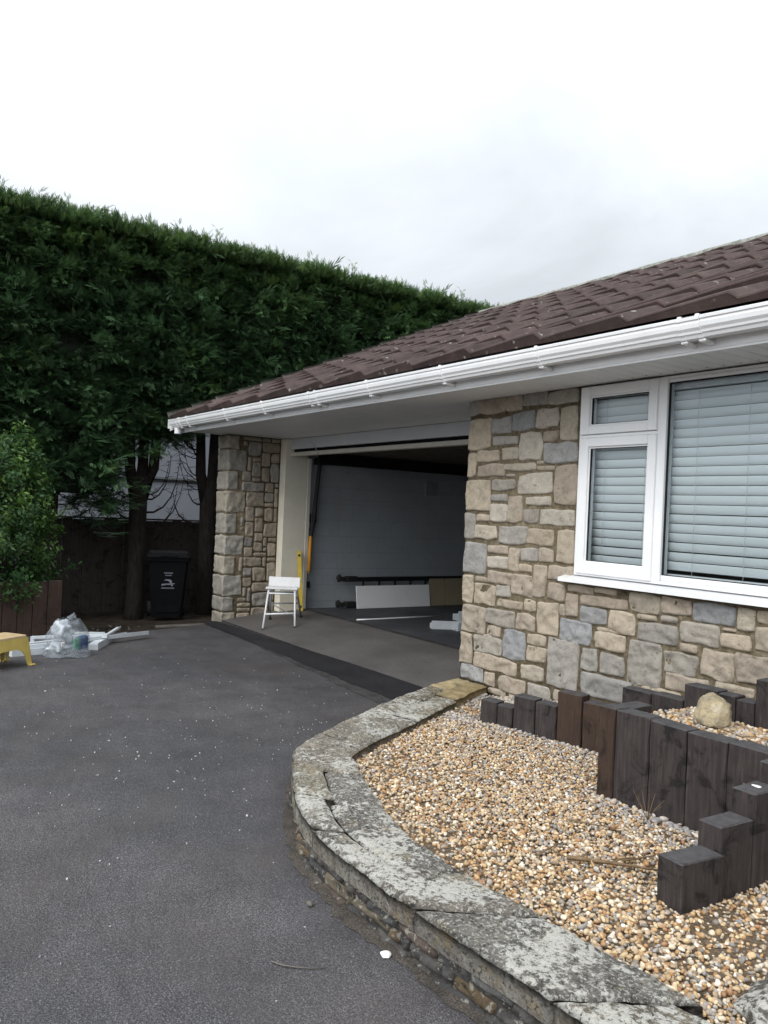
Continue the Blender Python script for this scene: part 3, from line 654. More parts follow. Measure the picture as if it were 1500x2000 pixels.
# window: outer frame, two sashes, three panes, sill
win = MB(); WY0, WY1 = 4.185, 4.26; WX0, WX1 = -3.788, -1.215
win.box(WX0, WY0, 1.126, -3.757, WY1, 2.398, b=.003)                  # left jamb
win.box(-3.757, WY0 + .001, 2.385, WX1, WY1, 2.398)                     # head
win.box(-3.757, WY0, 1.127, WX1, WY1, 1.150, b=.003)                   # bottom rail
win.box(-3.163, WY0, 1.150, -3.100, WY1, 2.385, b=.003)                # mullion
win.box(-3.757, WY0, 2.052, -3.163, WY1, 2.072, b=.002)                # transom
win.box(-3.100, WY0 + .012, 1.150, -1.30, WY1, 1.183, b=.004); win.box(-3.100, WY0 + .012, 2.363, -1.30, WY1, 2.385, b=.004)
win.box(-1.30, WY0, 1.150, WX1, WY1, 2.385, b=.003)
wo = win.obj('window', 'upvc', house)
def sash(x0, z0, x1, z1, gx0, gz0, gx1, gz1):
    s_ = MB(); y0, y1 = WY0 - .016, WY0 + .05
    s_.box(x0, y0, z0, gx0, y1, z1, b=.004); s_.box(gx1, y0, z0, x1, y1, z1, b=.004)
    s_.box(gx0, y0, z0, gx1, y1, gz0, b=.004); s_.box(gx0, y0, gz1, gx1, y1, z1, b=.004)
    # glazing bead
    for a_ in ((gx0, gz0, gx0 + .010, gz1), (gx1 - .010, gz0, gx1, gz1), (gx0 + .010, gz0, gx1 - .010, gz0 + .010), (gx0 + .010, gz1 - .010, gx1 - .010, gz1)):
        s_.box(a_[0], y0 + .014, a_[1], a_[2], y1 - .004, a_[3])
    o = s_.obj('sash', 'upvc', wo)
    gk = MB()
    for a_ in ((gx0 + .010, gz0 + .010, gx0 + .014, gz1 - .010), (gx1 - .014, gz0 + .010, gx1 - .010, gz1 - .010), (gx0 + .014, gz0 + .010, gx1 - .014, gz0 + .014), (gx0 + .014, gz1 - .014, gx1 - .014, gz1 - .010)):
        gk.box(a_[0], y0 + .018, a_[1], a_[2], y0 + .03, a_[3])
    gk.obj('gasket', 'black_rubber', wo)
sash(-3.775, 2.074, -3.160, 2.394, -3.698, 2.131, -3.222, 2.329)
sash(-3.767, 1.142, -3.156, 2.050, -3.694, 1.219, -3.218, 1.990)
gk = MB()
for a_ in ((-3.100, 1.183, -3.093, 2.363), (-3.093, 1.183, -1.30, 1.188), (-3.093, 2.355, -1.30, 2.363)): gk.box(a_[0], WY0 + .020, a_[1], a_[2], WY0 + .034, a_[3])
gk.obj('gasket', 'black_rubber', wo)
for a_ in ((-3.690, 2.139, -3.230, 2.321, WY0 + .012), (-3.686, 1.227, -3.226, 1.982, WY0 + .012), (-3.095, 1.186, -1.302, 2.360, WY0 + .036)):
    p_ = MB(); p_.add([(a_[0], a_[4], a_[1]), (a_[2], a_[4], a_[1]), (a_[2], a_[4], a_[3]), (a_[0], a_[4], a_[3])], [(0, 1, 2, 3)]); p_.obj('pane', 'window_glass', wo)
sl_ = MB(); sl_.add([(-3.872, 4.125, 1.077), (1.0 - 2.1, 4.125, 1.077), (-1.1, 4.125, 1.104), (-3.872, 4.125, 1.104), (-3.872, 4.24, 1.077), (-1.1, 4.24, 1.077), (-1.1, 4.24, 1.127), (-3.872, 4.24, 1.127)],
    [(0, 1, 2, 3), (3, 2, 6, 7), (0, 4, 5, 1), (0, 3, 7, 4), (1, 5, 6, 2), (4, 7, 6, 5)])
sl_.obj('sill', 'upvc', wo)
rm = MB()                                                             # the dim room behind the blinds
rm.add([(-4.7, 4.47, .3), (1.4, 4.47, .3), (1.4, 8.5, .3), (-4.7, 8.5, .3), (-4.7, 4.47, 2.40), (1.4, 4.47, 2.40), (1.4, 8.5, 2.40), (-4.7, 8.5, 2.40)], [(0, 1, 2, 3), (4, 7, 6, 5), (0, 3, 7, 4), (1, 5, 6, 2), (3, 2, 6, 7)])
for b_ in ((-4.7, -3.79, .3, 2.40), (-3.79, -1.21, .3, 1.07), (-1.21, 1.4, .3, 2.40)): rm.box(b_[0], 4.466, b_[2], b_[1], 4.469, b_[3])
rm.obj('room', 'room_wall', house)

# venetian blinds hang behind the glass
def blind(x0, x1, z0, z1, label, cords):
    t_ = thing('venetian_blind', label, 'blind', ((x0 + x1) / 2, 4.292, z0), 0, 'venetian blinds behind the window')
    W_ = (x1 - x0) / 2; H_ = z1 - z0
    hr = MB(); hr.box(-W_, -.025, H_ - .045, W_, .03, H_, b=.004); hr.obj('headrail', 'upvc', t_)
    s_ = MB(); p = .0582; zc = H_ - .08; rr = random.Random(int(x0 * 100))
    while zc > .05:
        an = R(64 + rr.uniform(-1.5, 1.5)); w2 = .0288; dy, dz = w2 * math.cos(an), w2 * math.sin(an); sag = rr.uniform(-.001, .001)
        th = .0014
        vs = []
        for xx in (-W_, W_):
            for q in (-1, -.5, 0, .5, 1):
                bow = .0035 * (1 - q * q)
                for sg in (1, -1):
                    vs.append((xx, q * dy - (bow + sg * th) * math.sin(an), zc + sag - q * dz - (bow + sg * th) * math.cos(an) * 1))
        fs = []
        for q in range(4):
            a0 = q * 2; fs.append((a0, a0 + 2, 10 + a0 + 2, 10 + a0)); fs.append((a0 + 1, 10 + a0 + 1, 10 + a0 + 3, a0 + 3))
        fs += [(0, 10, 11, 1), (8, 9, 19, 18), (0, 1, 3, 2), (2, 3, 5, 4), (4, 5, 7, 6), (6, 7, 9, 8), (10, 12, 13, 11), (12, 14, 15, 13), (14, 16, 17, 15), (16, 18, 19, 17)]
        s_.add(vs, fs); zc -= p
    s_.obj('slats', 'blind_slat', t_)
    br = MB(); br.box(-W_, -.02, .0, W_, .02, .022, b=.004); br.obj('bottom_rail', 'upvc', t_)
    for cx_ in cords:
        cd = MB(); cd.tube([(cx_ - (x0 + x1) / 2, -.030, H_ - .045), (cx_ - (x0 + x1) / 2, -.030, .022)], .0015, 5); cd.obj('cord', 'print_white', t_)
blind(-3.75, -3.17, 1.17, 2.37, 'narrow white slatted blind behind the two small opening lights', (-3.62, -3.30))
blind(-3.135, -1.27, 1.17, 2.37, 'wide white slatted blind behind the large fixed pane', (-2.93, -2.60, -1.9, -1.5))

# ------------------------------------------------------------------ curved garden wall
outer = catmull([(-4.93, 4.16), (-4.78, 3.72), (-4.47, 3.10), (-3.98, 2.28), (-3.66, 2.01), (-2.99, 1.70), (-2.46, 1.635), (-1.48, 1.665), (-.6, 1.76), (.6, 1.95)], .025)
inner = catmull([(-4.60, 4.18), (-4.42, 3.80), (-4.11, 3.25), (-3.68, 2.44), (-3.46, 2.28), (-2.92, 2.07), (-2.40, 1.965), (-1.40, 2.01), (-.5, 2.12), (.7, 2.32)], .025)
def arc(P):
    L_ = [0]
    for i in range(1, len(P)): L_.append(L_[-1] + (P[i] - P[i - 1]).length)
    return L_
oL = arc(outer); iL = arc(inner)
def at(P, L_, s):
    s = min(max(s, 0), L_[-1]); lo, hi = 0, len(L_) - 1
    while hi - lo > 1:
        md = (lo + hi) // 2
        if L_[md] <= s: lo = md
        else: hi = md
    t = (s - L_[lo]) / max(1e-6, L_[hi] - L_[lo]); return P[lo].lerp(P[hi], t)
OL, IL = oL[-1], iL[-1]
gwall = thing('garden_wall', 'low curved stone wall with pale lichen on its coping beside the drive', 'wall', (0, 0, 0))
cop = MB()
def slab(s0, s1, t0=0, t1=1, z0=.115, z1=.2, seed=0, tint=(1, 1, 1), rag=.012, mi=0, tilt=0):
    """coping stone between arc lengths s0..s1 (on the outer edge) and across t0..t1"""
    n = max(4, int((s1 - s0) / .018)); k = max(4, int((t1 - t0) * .34 / .018)); cop.tint = tint; vs = []
    for i in range(n + 1):
        for j in range(k + 1):
            u = i / n; v = j / k; s = s0 + (s1 - s0) * u; t = t0 + (t1 - t0) * v
            o_ = at(outer, oL, s); i_ = at(inner, iL, s / OL * IL); p = o_.lerp(i_, t)
            nv = Vector((p.x * 7 + seed, p.y * 7, seed * 2.3)); e = max(abs(2 * u - 1), abs(2 * v - 1))
            p = p + Vector((noise.noise(nv), noise.noise(nv + Vector((3, 7, 1))), 0)) * rag * e ** 4
            ed = min(min(u, 1 - u) * (s1 - s0), min(v, 1 - v) * (t1 - t0) * .34)
            z = z1 + tilt * (u - .5) + .007 * noise.fractal(Vector((p.x * 6, p.y * 6, seed)), .9, 2.1, 5) + .004 * noise.fractal(Vector((p.x * 30, p.y * 30, seed)), .9, 2.1, 3) - .014 * max(0, 1 - ed / .018) ** 2
            vs.append((p.x, p.y, z))
    W_ = k + 1; fs = [(i * W_ + j, i * W_ + j + 1, (i + 1) * W_ + j + 1, (i + 1) * W_ + j) for i in range(n) for j in range(k)]
    ring = [i * W_ for i in range(n + 1)] + [n * W_ + j for j in range(1, k + 1)] + [i * W_ + k for i in range(n - 1, -1, -1)] + [j for j in range(k - 1, 0, -1)]
    b0 = len(vs)
    m_ = len(ring); mid = []
    for q, r_ in enumerate(ring):
        x_, y_, z_ = vs[r_]; jn = .008 * noise.noise(Vector((x_ * 25, y_ * 25, seed)))
        mid.append((x_ + jn, y_ + jn, z_ - .035))
    vs += mid; vs += [(vs[r_][0], vs[r_][1], z0) for r_ in ring]
    for q in range(m_):
        q2 = (q + 1) % m_
        fs.append((ring[q], b0 + q, b0 + q2, ring[q2])); fs.append((b0 + q, b0 + m_ + q, b0 + m_ + q2, b0 + q2))
    cop.add(vs, fs, mi)
rc = random.Random(11)
cuts = [0, .62, 1.02, 1.62, 2.28, 2.86]
G = lambda k=1: tuple(x * k for x in rc.choice([(1.15, 1.1, .98), (1.0, 1.0, 1.0), (1.2, 1.15, 1.08), (.9, .92, .95)]))
slab(0.0, .40, .0, .48, seed=1, tint=(1.3, 1.25, 1.1), mi=1, z1=.205)
slab(0.02, .60, .50, 1, seed=2, tint=(.9, .85, .7), mi=1, z1=.210)
slab(.41, .80, 0, .49, seed=3, tint=(1.1, 1.05, .9))
slab(.61, 1.30, .50, 1, seed=4, tint=(1.3, 1.2, .95)); slab(.81, 1.32, 0, .49, seed=5, tint=(1.25, 1.2, 1.05))
slab(1.315, 1.98, 0, 1, seed=6, tint=(1.25, 1.2, 1.1)); slab(1.99, 2.60, 0, 1, seed=7, tint=(1.3, 1.22, 1.12))
slab(2.612, 3.02, 0, .44, seed=8, tint=(1.35, 1.3, 1.1), z1=.206); slab(2.61, 3.10, .455, 1, seed=9, tint=(1.0, 1.0, 1.02))
slab(3.03, 3.42, 0, .34, seed=10, tint=(1.35, 1.35, 1.3), z1=.208); slab(3.11, 3.75, .36, 1, seed=12, tint=(.85, .86, .88)); slab(3.435, 3.76, 0, .345, seed=13, tint=(1, .98, .95))
slab(3.765, 4.16, 0, 1, seed=14, tint=(.95, .92, .9)); slab(4.17, 4.75, 0, 1, seed=15, tint=(.92, .93, .95)); slab(4.76, 5.4, 0, .8, seed=16, tint=(1.05, 1, .9))
s_ = 5.41; k = 17
while s_ < OL - .1: slab(s_, min(s_ + .6, OL), 0, 1, seed=k); s_ += .61; k += 1
cop.obj('coping', ['lichen_stone', 'golden_stone'], gwall, tint=True, smooth=True)
fc = MB()
def wallfn(u, v, h):
    p = at(outer, oL, u); q = at(outer, oL, u + .01); d_ = (q - p).normalized() if (q - p).length > 1e-6 else Vector((1, 0, 0))
    nrm = Vector((d_.y, -d_.x, 0)); i_ = at(inner, iL, u / OL * IL)
    if nrm.dot(p - i_) < 0: nrm = -nrm
    p = p + nrm * (h - .014); return (p.x, p.y, v)
RC = [(.085, .077, .066), (.072, .067, .063), (.105, .088, .064), (.062, .059, .058), (.09, .084, .077), (.12, .088, .055), (.078, .076, .074), (.085, .066, .055)]
s_ = 0; zc = [-.06, .028, .070, .112]
for row in range(3):
    s_ = -.1 * row
    while s_ < OL:
        L_ = rc.uniform(.05, .26); zz0, zz1 = zc[row] + .004 + rc.uniform(-.008, .008), zc[row + 1] - .003 + rc.uniform(-.006, .006)
        kx = rc.uniform(.8, 1.2); fc.tint = tuple(x * kx for x in rc.choice(RC))
        if rc.random() < .3 and row < 2: zz1 = zc[row + 2] - .004
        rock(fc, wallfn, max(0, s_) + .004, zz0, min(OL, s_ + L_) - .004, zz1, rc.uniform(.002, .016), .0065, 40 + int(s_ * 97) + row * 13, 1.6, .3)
        s_ += L_
fc.tint = (.05, .045, .04)
NS = 160
for (P, L__, tot, off) in ((outer, oL, OL, -.012), (inner, iL, IL, .01)):
    vs = []
    for i in range(NS + 1):
        s = tot * i / NS; p = at(P, L__, s); o_ = at(inner if P is outer else outer, iL if P is outer else oL, (IL if P is outer else OL) * i / NS)
        p = p.lerp(o_, .06); vs += [(p.x, p.y, -.1), (p.x, p.y, .150)]
    fc.add(vs, [(2 * i, 2 * i + 2, 2 * i + 3, 2 * i + 1) for i in range(NS)])
fc.obj('stone_face', 'wall_rubble', gwall, tint=True, smooth=True)
# grit washed against the foot of the wall
gs_ = MB(); NS = 200; vs = []
for i in range(NS + 1):
    s = OL * i / NS; a_ = Vector(wallfn(s, 0, -.02)); b_ = Vector(wallfn(s, 0, .045 + .035 * noise.noise(Vector((s * 3, 0, 0))) + .02 * noise.noise(Vector((s * 14, 2, 0))) + rc.uniform(-.008, .008)))
    vs += [(a_.x, a_.y, .016), (b_.x, b_.y, .003)]
gs_.add(vs, [(2 * i, 2 * i + 1, 2 * i + 3, 2 * i + 2) for i in range(NS)]); gs_.obj('grit_strip', 'grit', kind='stuff', label='brown grit washed along the foot of the curved wall', category='grit')
# slab of rock at the far right end of the bed
rk = MB(); rk.tint = (.8, .8, .82); rk.ico((0, 0, 0), .17, 5, (.9, 1.4, .34), .3, seed=4)
o = rk.obj('rock', 'lichen_stone', tint=True, smooth=True); o.location = (-1.16, 2.32, .160); tag(o, 'flat dark lichened rock at the end of the gravel bed', 'rock')

# ------------------------------------------------------------------ timber posts
def sleeper(cx_, cy_, wd, dp, ztop, rz, mat, label, tilt=0, zb=-.05):
    p_ = MB(); H_ = ztop - zb; nseg = 6
    b = .006; rr = random.Random(int(abs(cx_ * 991 + cy_ * 77)))
    loop = [(-wd / 2 + b, -dp / 2), (wd / 2 - b, -dp / 2), (wd / 2, -dp / 2 + b), (wd / 2, dp / 2 - b), (wd / 2 - b, dp / 2), (-wd / 2 + b, dp / 2), (-wd / 2, dp / 2 - b), (-wd / 2, -dp / 2 + b)]
    vs = []
    for i in range(nseg + 1):
        for (x_, y_) in loop: vs.append((x_ + rr.uniform(-.0016, .0016), y_ + rr.uniform(-.0016, .0016), H_ * i / nseg - (.004 if i == nseg else 0)))
    for (x_, y_) in loop: vs.append((x_ * (1 - .012 / wd), y_ * (1 - .012 / dp), H_ + tilt * x_ / wd + rr.uniform(-.0015, .0015)))
    fs = [(i * 8 + k, i * 8 + (k + 1) % 8, (i + 1) * 8 + (k + 1) % 8, (i + 1) * 8 + k) for i in range(nseg + 1) for k in range(8)] + [tuple((nseg + 1) * 8 + k for k in range(8))]
    p_.add(vs, fs); o = p_.obj('timber_post', mat); o.location = (cx_, cy_, zb); o.rotation_euler = (0, 0, rz)
    tag(o, label, 'post', 'dark timber posts edging the gravel beds'); return o
an = math.atan2(3.724 - 3.536, -3.173 + 3.949); ux, uy = math.cos(an), math.sin(an)
pr = [(.128, .306, 'dark_timber', 'short charcoal post nearest the corner end of the coping, leftmost of the row'), (.118, .294, 'dark_timber', 'lowest charcoal post, second from the left of the row below the wall'),
      (.158, .376, 'dark_timber', 'taller charcoal post, third from the left of the row below the wall'), (.148, .364, 'dark_timber', 'medium charcoal post, fourth from the left of the row below the wall'),
      (.168, .458, 'brown_timber', 'tall brown tinged post, fifth from the left, with a smooth reddish face'), (.16, .425, 'brown_timber', 'brown post half hidden behind the reddish corner post, sixth from left')]
s_ = 0.0
for wd, zt, mt, lb in pr:
    cx_, cy_ = -3.949 + ux * (s_ + wd / 2) - uy * .05, 3.536 + uy * (s_ + wd / 2) + ux * .05
    sleeper(cx_, cy_, wd - .006, .10, zt, an, mt, lb, tilt=-.004); s_ += wd + .002
s_ += .16
sleeper(-2.633, 3.250, .094, .112, .583, 0, 'brown_timber', 'slim reddish brown post at the outer corner of the raised bed')
sleeper(-2.633, 3.398, .098, .176, .576, 0, 'dark_timber', 'charcoal post just behind the slim reddish corner post', -.003)
for k, lb in enumerate(('tall broad dark post next to the slim reddish corner post, with a split knot', 'tall broad dark post with large stained knots, second from the corner', 'tall broad dark post with a pale nick, third from the corner', 'tall broad dark post behind the stepped posts, fourth from the corner')):
    sleeper(-2.486 + k * .199, 3.252, .194, .104, .577 + (.004, .0, -.003, .002)[k], R((.6, -.5, .3, 0)[k]), 'dark_timber', lb, (.004, -.004, .003, 0)[k])
sleeper(-1.69, 3.252, .194, .104, .578, 0, 'dark_timber', 'tall dark post where the stepped posts meet the raised bed')
# stepped row in front at right
sa = R(-14)
sleeper(-1.737, 2.598, .112, .215, .315, R(-7), 'dark_timber', 'lowest stepped post at front right, standing out on the gravel', .0)
sleeper(-1.728, 2.792, .10, .19, .41, R(-3), 'dark_timber', 'middle height stepped post between the lowest and the taller one', .0)
sleeper(-1.722, 2.975, .10, .17, .502, 0, 'dark_timber', 'third stepped post with a white bird dropping on its top')
sleeper(-1.718, 3.13, .10, .13, .58, 0, 'dark_timber', 'fourth stepped post at the right edge, against the raised bed')
# back row along the wall
for x0, x1, zt, lb in ((-3.04, -2.84, .548, 'low dark post below the window wall, left end of the back row'), (-2.838, -2.638, .556, 'low dark post below the window wall, second in the back row'), (-2.632, -2.435, .648, 'taller post of the back row, just left behind the sandstone rock'),
                       (-2.432, -2.334, .640, 'slim post of the back row directly behind the sandstone rock'), (-2.332, -2.232, .630, 'slim post of the back row, right of the sandstone rock'), (-2.230, -2.03, .752, 'tallest post of the back row at the right edge'), (-2.028, -1.83, .75, 'post next to the tallest one of the back row')):
    sleeper((x0 + x1) / 2, 3.855, x1 - x0 - .004, .10, zt, 0, 'dark_timber', lb)
dr = MB(); dr.ico((0, 0, 0), .016, 2, (1.4, .7, .2), .4); o = dr.obj('bird_dropping', 'ceramic_white', smooth=True); o.location = (-1.725, 2.985, .503); tag(o, 'small white bird dropping on top of the third stepped post', 'dropping')
rk = MB(); rk.tint = (1.25, 1.25, 1.25); rk.ico((0, 0, 0), .1, 5, (1, 1, 1), 0)
rk_planes = [((1, .1, .15), .088), ((-1, .15, .25), .078), ((.1, -1, .2), .07), ((.1, 1, .1), .08), ((.45, .1, 1), .072), ((-.35, -.1, 1), .083), ((.7, -.75, .1), .083), ((-.7, -.7, .2), .085), ((0, 0, -1), .085)]
def cut(p):
    d_ = Vector(p).normalized(); r_ = min(k_ / max(1e-3, d_.dot(Vector(n_).normalized())) if d_.dot(Vector(n_).normalized()) > 0 else 9 for n_, k_ in rk_planes)
    return d_ * (min(r_, .115) * (1 + .05 * noise.fractal(d_ * 3.5, .9, 2.1, 4)))
rk.v = [tuple(cut(p)) for p in rk.v]
o = rk.obj('sandstone_rock', 'golden_stone', tint=True, smooth=True); o.scale = (.86, .86, .86); o.location = (-2.32, 3.60, .600); o.rotation_euler = (0, R(4), R(20)); tag(o, 'squat golden sandstone rock on the raised gravel bed', 'rock')

# ------------------------------------------------------------------ gravel
rng = np.random.default_rng(4)
ICO = None
def ico_arrays(sub):
    import bmesh
    bm = bmesh.new(); bmesh.ops.create_icosphere(bm, subdivisions=sub, radius=1)
    V = np.array([v.co[:] for v in bm.verts]); Fc = np.array([[v.index for v in f.verts] for f in bm.faces]); bm.free(); return V, Fc
PV, PF = ico_arrays(2)
def inside(poly, X, Y):
    res = np.zeros(len(X), bool); n = len(poly); j = n - 1
    for i in range(n):
        xi, yi = poly[i]; xj, yj = poly[j]
        c_ = ((yi > Y) != (yj > Y)) & (X < (xj - xi) * (Y - yi) / (yj - yi + 1e-12) + xi); res ^= c_; j = i
    return res
GOLD = np.array([(.44, .30, .16), (.38, .235, .115), (.50, .37, .225), (.55, .44, .30), (.33, .19, .085), (.60, .53, .42), (.36, .27, .18), (.29, .26, .225), (.62, .58, .52), (.40, .33, .25), (.30, .17, .09), (.47, .35, .22), (.23, .21, .19), (.52, .40, .24)])
GREYP = np.array([(.32, .31, .30), (.40, .37, .34), (.26, .255, .25), (.46, .44, .42), (.36, .30, .25), (.50, .45, .38), (.30, .28, .29), (.42, .33, .24), (.22, .22, .23)])
def gravel(name, poly, zfn, n, smin, smax, greyfn, label, layers=1):
    px = np.array([p[0] for p in poly]); py = np.array([p[1] for p in poly])
    X = rng.uniform(px.min(), px.max(), n * 3); Y = rng.uniform(py.min(), py.max(), n * 3); k = inside(poly, X, Y); X, Y = X[k][:n], Y[k][:n]; n = len(X)
    sz = smin + (smax - smin) * rng.beta(1.6, 3.2, n); gy = greyfn(X, Y)
    isg = rng.random(n) < gy; sz = np.where(isg & (gy > .6), sz * rng.uniform(1.0, 1.65, n), sz)
    col = np.where(isg[:, None], GREYP[rng.integers(0, len(GREYP), n)], GOLD[rng.integers(0, len(GOLD), n)]) * rng.uniform(.82, 1.2, (n, 1)) * np.array([1.0, .965, .91])
    Z = zfn(X, Y) + rng.uniform(-.009, .009, n) + sz * .12
    sq = np.c_[rng.uniform(.8, 1.3, n), rng.uniform(.7, 1.0, n), rng.uniform(.5, .82, n)]
    # random orientation, mostly lying flat
    a_, b_, c_ = rng.uniform(0, 2 * np.pi, n), rng.normal(0, .38, n), rng.normal(0, .38, n)
    ca, sa_, cb, sb, cg, sg = np.cos(a_), np.sin(a_), np.cos(b_), np.sin(b_), np.cos(c_), np.sin(c_)
    Rm = np.empty((n, 3, 3)); Rm[:, 0, 0] = ca * cb; Rm[:, 0, 1] = ca * sb * sg - sa_ * cg; Rm[:, 0, 2] = ca * sb * cg + sa_ * sg
    Rm[:, 1, 0] = sa_ * cb; Rm[:, 1, 1] = sa_ * sb * sg + ca * cg; Rm[:, 1, 2] = sa_ * sb * cg - ca * sg; Rm[:, 2, 0] = -sb; Rm[:, 2, 1] = cb * sg; Rm[:, 2, 2] = cb * cg
    ph = rng.uniform(0, 6, (n, 3)); base = PV[None] * (1 + .2 * np.sin(PV[None] * 2.4 + ph[:, None, :]).sum(2, keepdims=True) / 1.5)
    V = np.einsum('nij,nkj->nki', Rm, base * sq[:, None, :] * (sz / 2)[:, None, None]) + np.c_[X, Y, Z][:, None, :]
    Fc = (PF[None] + (np.arange(n) * len(PV))[:, None, None]).reshape(-1, 3)
    o = np_obj(name, V.reshape(-1, 3), Fc, 'pebble', np.repeat(col, len(PV), 0), smooth=True)
    o['kind'] = 'stuff'; o['label'] = label; o['category'] = 'gravel'; return o
inn = [(p.x, p.y) for p in inner if p.x < -1.05]
lower = inn + [(-1.05, 3.19), (-2.68, 3.19), (-2.68, 3.80), (-3.17, 3.73), (-3.95, 3.53), (-4.62, 4.19)]
gb_ = MB(); gb_.sheet([(x_, y_) for x_, y_ in lower], .142); gb_.obj('gravel_bed', 'gravel_base', kind='structure')
zl = lambda X, Y: .148 + .012 * np.sin(X * 3.1) * np.cos(Y * 3.7) - .02 * np.clip((Y - 3.5) / .5, 0, 1) - .012 * np.exp(-((X + 2.6) ** 2 + (Y - 2.3) ** 2) / .3)
def greyl(X, Y):
    d1 = np.abs((Y - 3.536) - (X + 3.949) * .242); g1_ = np.where((X < -2.6), np.exp(-d1 / .16), 0)
    g2_ = np.where(X > -2.75, np.exp(-np.abs(Y - 3.19) / .16), 0); g3_ = np.clip((Y - 3.72) / .15, 0, 1) * (X < -4.0)
    return np.clip(.09 + .80 * np.maximum(np.maximum(g1_, g2_), g3_), 0, .95)
gravel('gravel', lower, zl, 25000, .010, .028, greyl, 'golden and grey pebbles filling the lower gravel bed')
up_poly = [(-2.585, 3.30), (-1.45, 3.30), (-1.45, 3.805), (-2.585, 3.805)]
ub = MB(); ub.sheet(up_poly, .515); ub.obj('raised_bed', 'gravel_base', kind='structure')
gravel('raised_gravel', up_poly, lambda X, Y: .524 + .006 * np.sin(X * 9) - .012 * np.clip((Y - 3.6) / .2, 0, 1), 2600, .014, .036, lambda X, Y: np.full(len(X), .3), 'golden pebbles on top of the raised timber bed')
# grey chippings between the back of the posts and the house wall
bk = [(-4.62, 4.19), (-3.97, 3.60), (-3.17, 3.82), (-2.65, 3.80), (-2.65, 4.20)]
zb_ = lambda X, Y: np.interp(X, [-4.7, -4.4, -4.1, -3.8, -3.2, -2.7], [.105, .15, .20, .25, .34, .40])
bm_ = MB(); xs_ = np.linspace(-4.66, -2.64, 12); vs = []
for x_ in xs_:
    zz = float(zb_(x_, 0)) - .012; y0_ = 4.19 - (x_ + 4.66) * .9 if x_ < -3.98 else 3.64 + max(0, (x_ + 3.949)) * .242
    vs += [(x_, max(y0_, 3.58), zz), (x_, 4.21, zz)]
bm_.add(vs, [(2 * i, 2 * i + 2, 2 * i + 3, 2 * i + 1) for i in range(11)]); bm_.obj('chippings_bed', 'gravel_base', kind='structure')
gravel('chippings', bk, zb_, 3800, .010, .022, lambda X, Y: np.full(len(X), .9), 'small grey chippings between the short posts and the house wall')

# twigs and dry leaves on the gravel
rt = random.Random(9)
def twig(x_, y_, an_, L_, r_=.004, z=.168, bend=.15, label='thin dry brown twig lying on the golden gravel'):
    t_ = MB(); pts = []; a_ = 0; p = Vector((0, 0, 0))
    for i in range(7):
        pts.append(p.copy()); a_ += rt.uniform(-bend, bend); p = p + Vector((math.cos(a_), math.sin(a_), rt.uniform(-.03, .05))) * L_ / 6
    t_.tube(pts, [r_ * (1 - .6 * i / 6) for i in range(7)], 5)
    if L_ > .2:
        q = pts[3]; t_.tube([q, q + Vector((.5, .4, .12)) * L_ * .25, q + Vector((.9, .55, .1)) * L_ * .3], [r_ * .6, r_ * .4, r_ * .2], 4)
    o = t_.obj('twig', 'twig_brown', smooth=True); o.location = (x_, y_, z); o.rotation_euler = (0, 0, an_); tag(o, label, 'twig', 'dry twigs on the gravel')
for x_, y_, an_, L_, r_ in ((-2.02, 1.98, .35, .13, .006), (-2.36, 2.12, -.5, .22, .003), (-2.55, 2.35, 2.4, .20, .003), (-2.3, 2.45, -.2, .24, .003), (-2.9, 2.5, .6, .16, .003), (-3.2, 2.75, .1, .2, .003), (-2.75, 2.25, -.2, .18, .003),
                           (-2.45, 2.75, .7, .22, .0035), (-2.05, 2.62, 1.2, .16, .005), (-2.25, 2.35, 1.9, .2, .0045), (-3.5, 3.0, 2.8, .15, .0025), (-2.15, 3.05, .4, .2, .003), (-1.95, 2.75, .9, .12, .004)): twig(x_, y_, an_, L_, r_)
twig(-2.17, 2.43, .72, .34, .010, .176, .05, 'thickest brown stick on the gravel, pointing at the lowest stepped post')
twig(-2.25, 3.50, -.2, .34, .004, .545, .12, 'thin brown twig lying on the raised gravel bed')
def leaf(x_, y_, z, rz, L_, label, rx=.2, ry=0):
    l_ = MB(); l_.add([(0, 0, 0), (L_ * .35, L_ * .2, .004), (L_, 0, .012), (L_ * .4, -L_ * .18, .003), (L_ * .5, 0, -.003)], [(0, 4, 1), (1, 4, 2), (2, 4, 3), (3, 4, 0)])
    o = l_.obj('dry_leaf', 'dry_leaf'); o.location = (x_, y_, z); o.rotation_euler = (rx, ry, rz); tag(o, label, 'leaf', 'dry leaves')
leaf(-1.905, 3.194, .43, 0, .05, 'curled tan leaf caught on the face of the broad dark posts', R(80), R(60))
for k, (x_, y_) in enumerate(((-2.42, 2.30), (-2.62, 2.55), (-2.05, 2.45), (-3.1, 2.6), (-2.15, 2.2))): leaf(x_, y_, .176, k * 1.3, .045, 'tan dry leaf lying among the golden pebbles')
pl = MB()                                                             # a dried sprig at the foot of the broad posts
for k in range(7):
    a_ = k * .9; pl.tube([(0, 0, 0), (.03 * math.cos(a_), .03 * math.sin(a_), .05), (.07 * math.cos(a_), .07 * math.sin(a_), .085 + .01 * k)], [.002, .0015, .0008], 4)
o = pl.obj('dead_sprig', 'twig_brown'); o.location = (-2.30, 3.10, .155); tag(o, 'dead spiky sprig at the foot of the broad dark posts', 'plant')

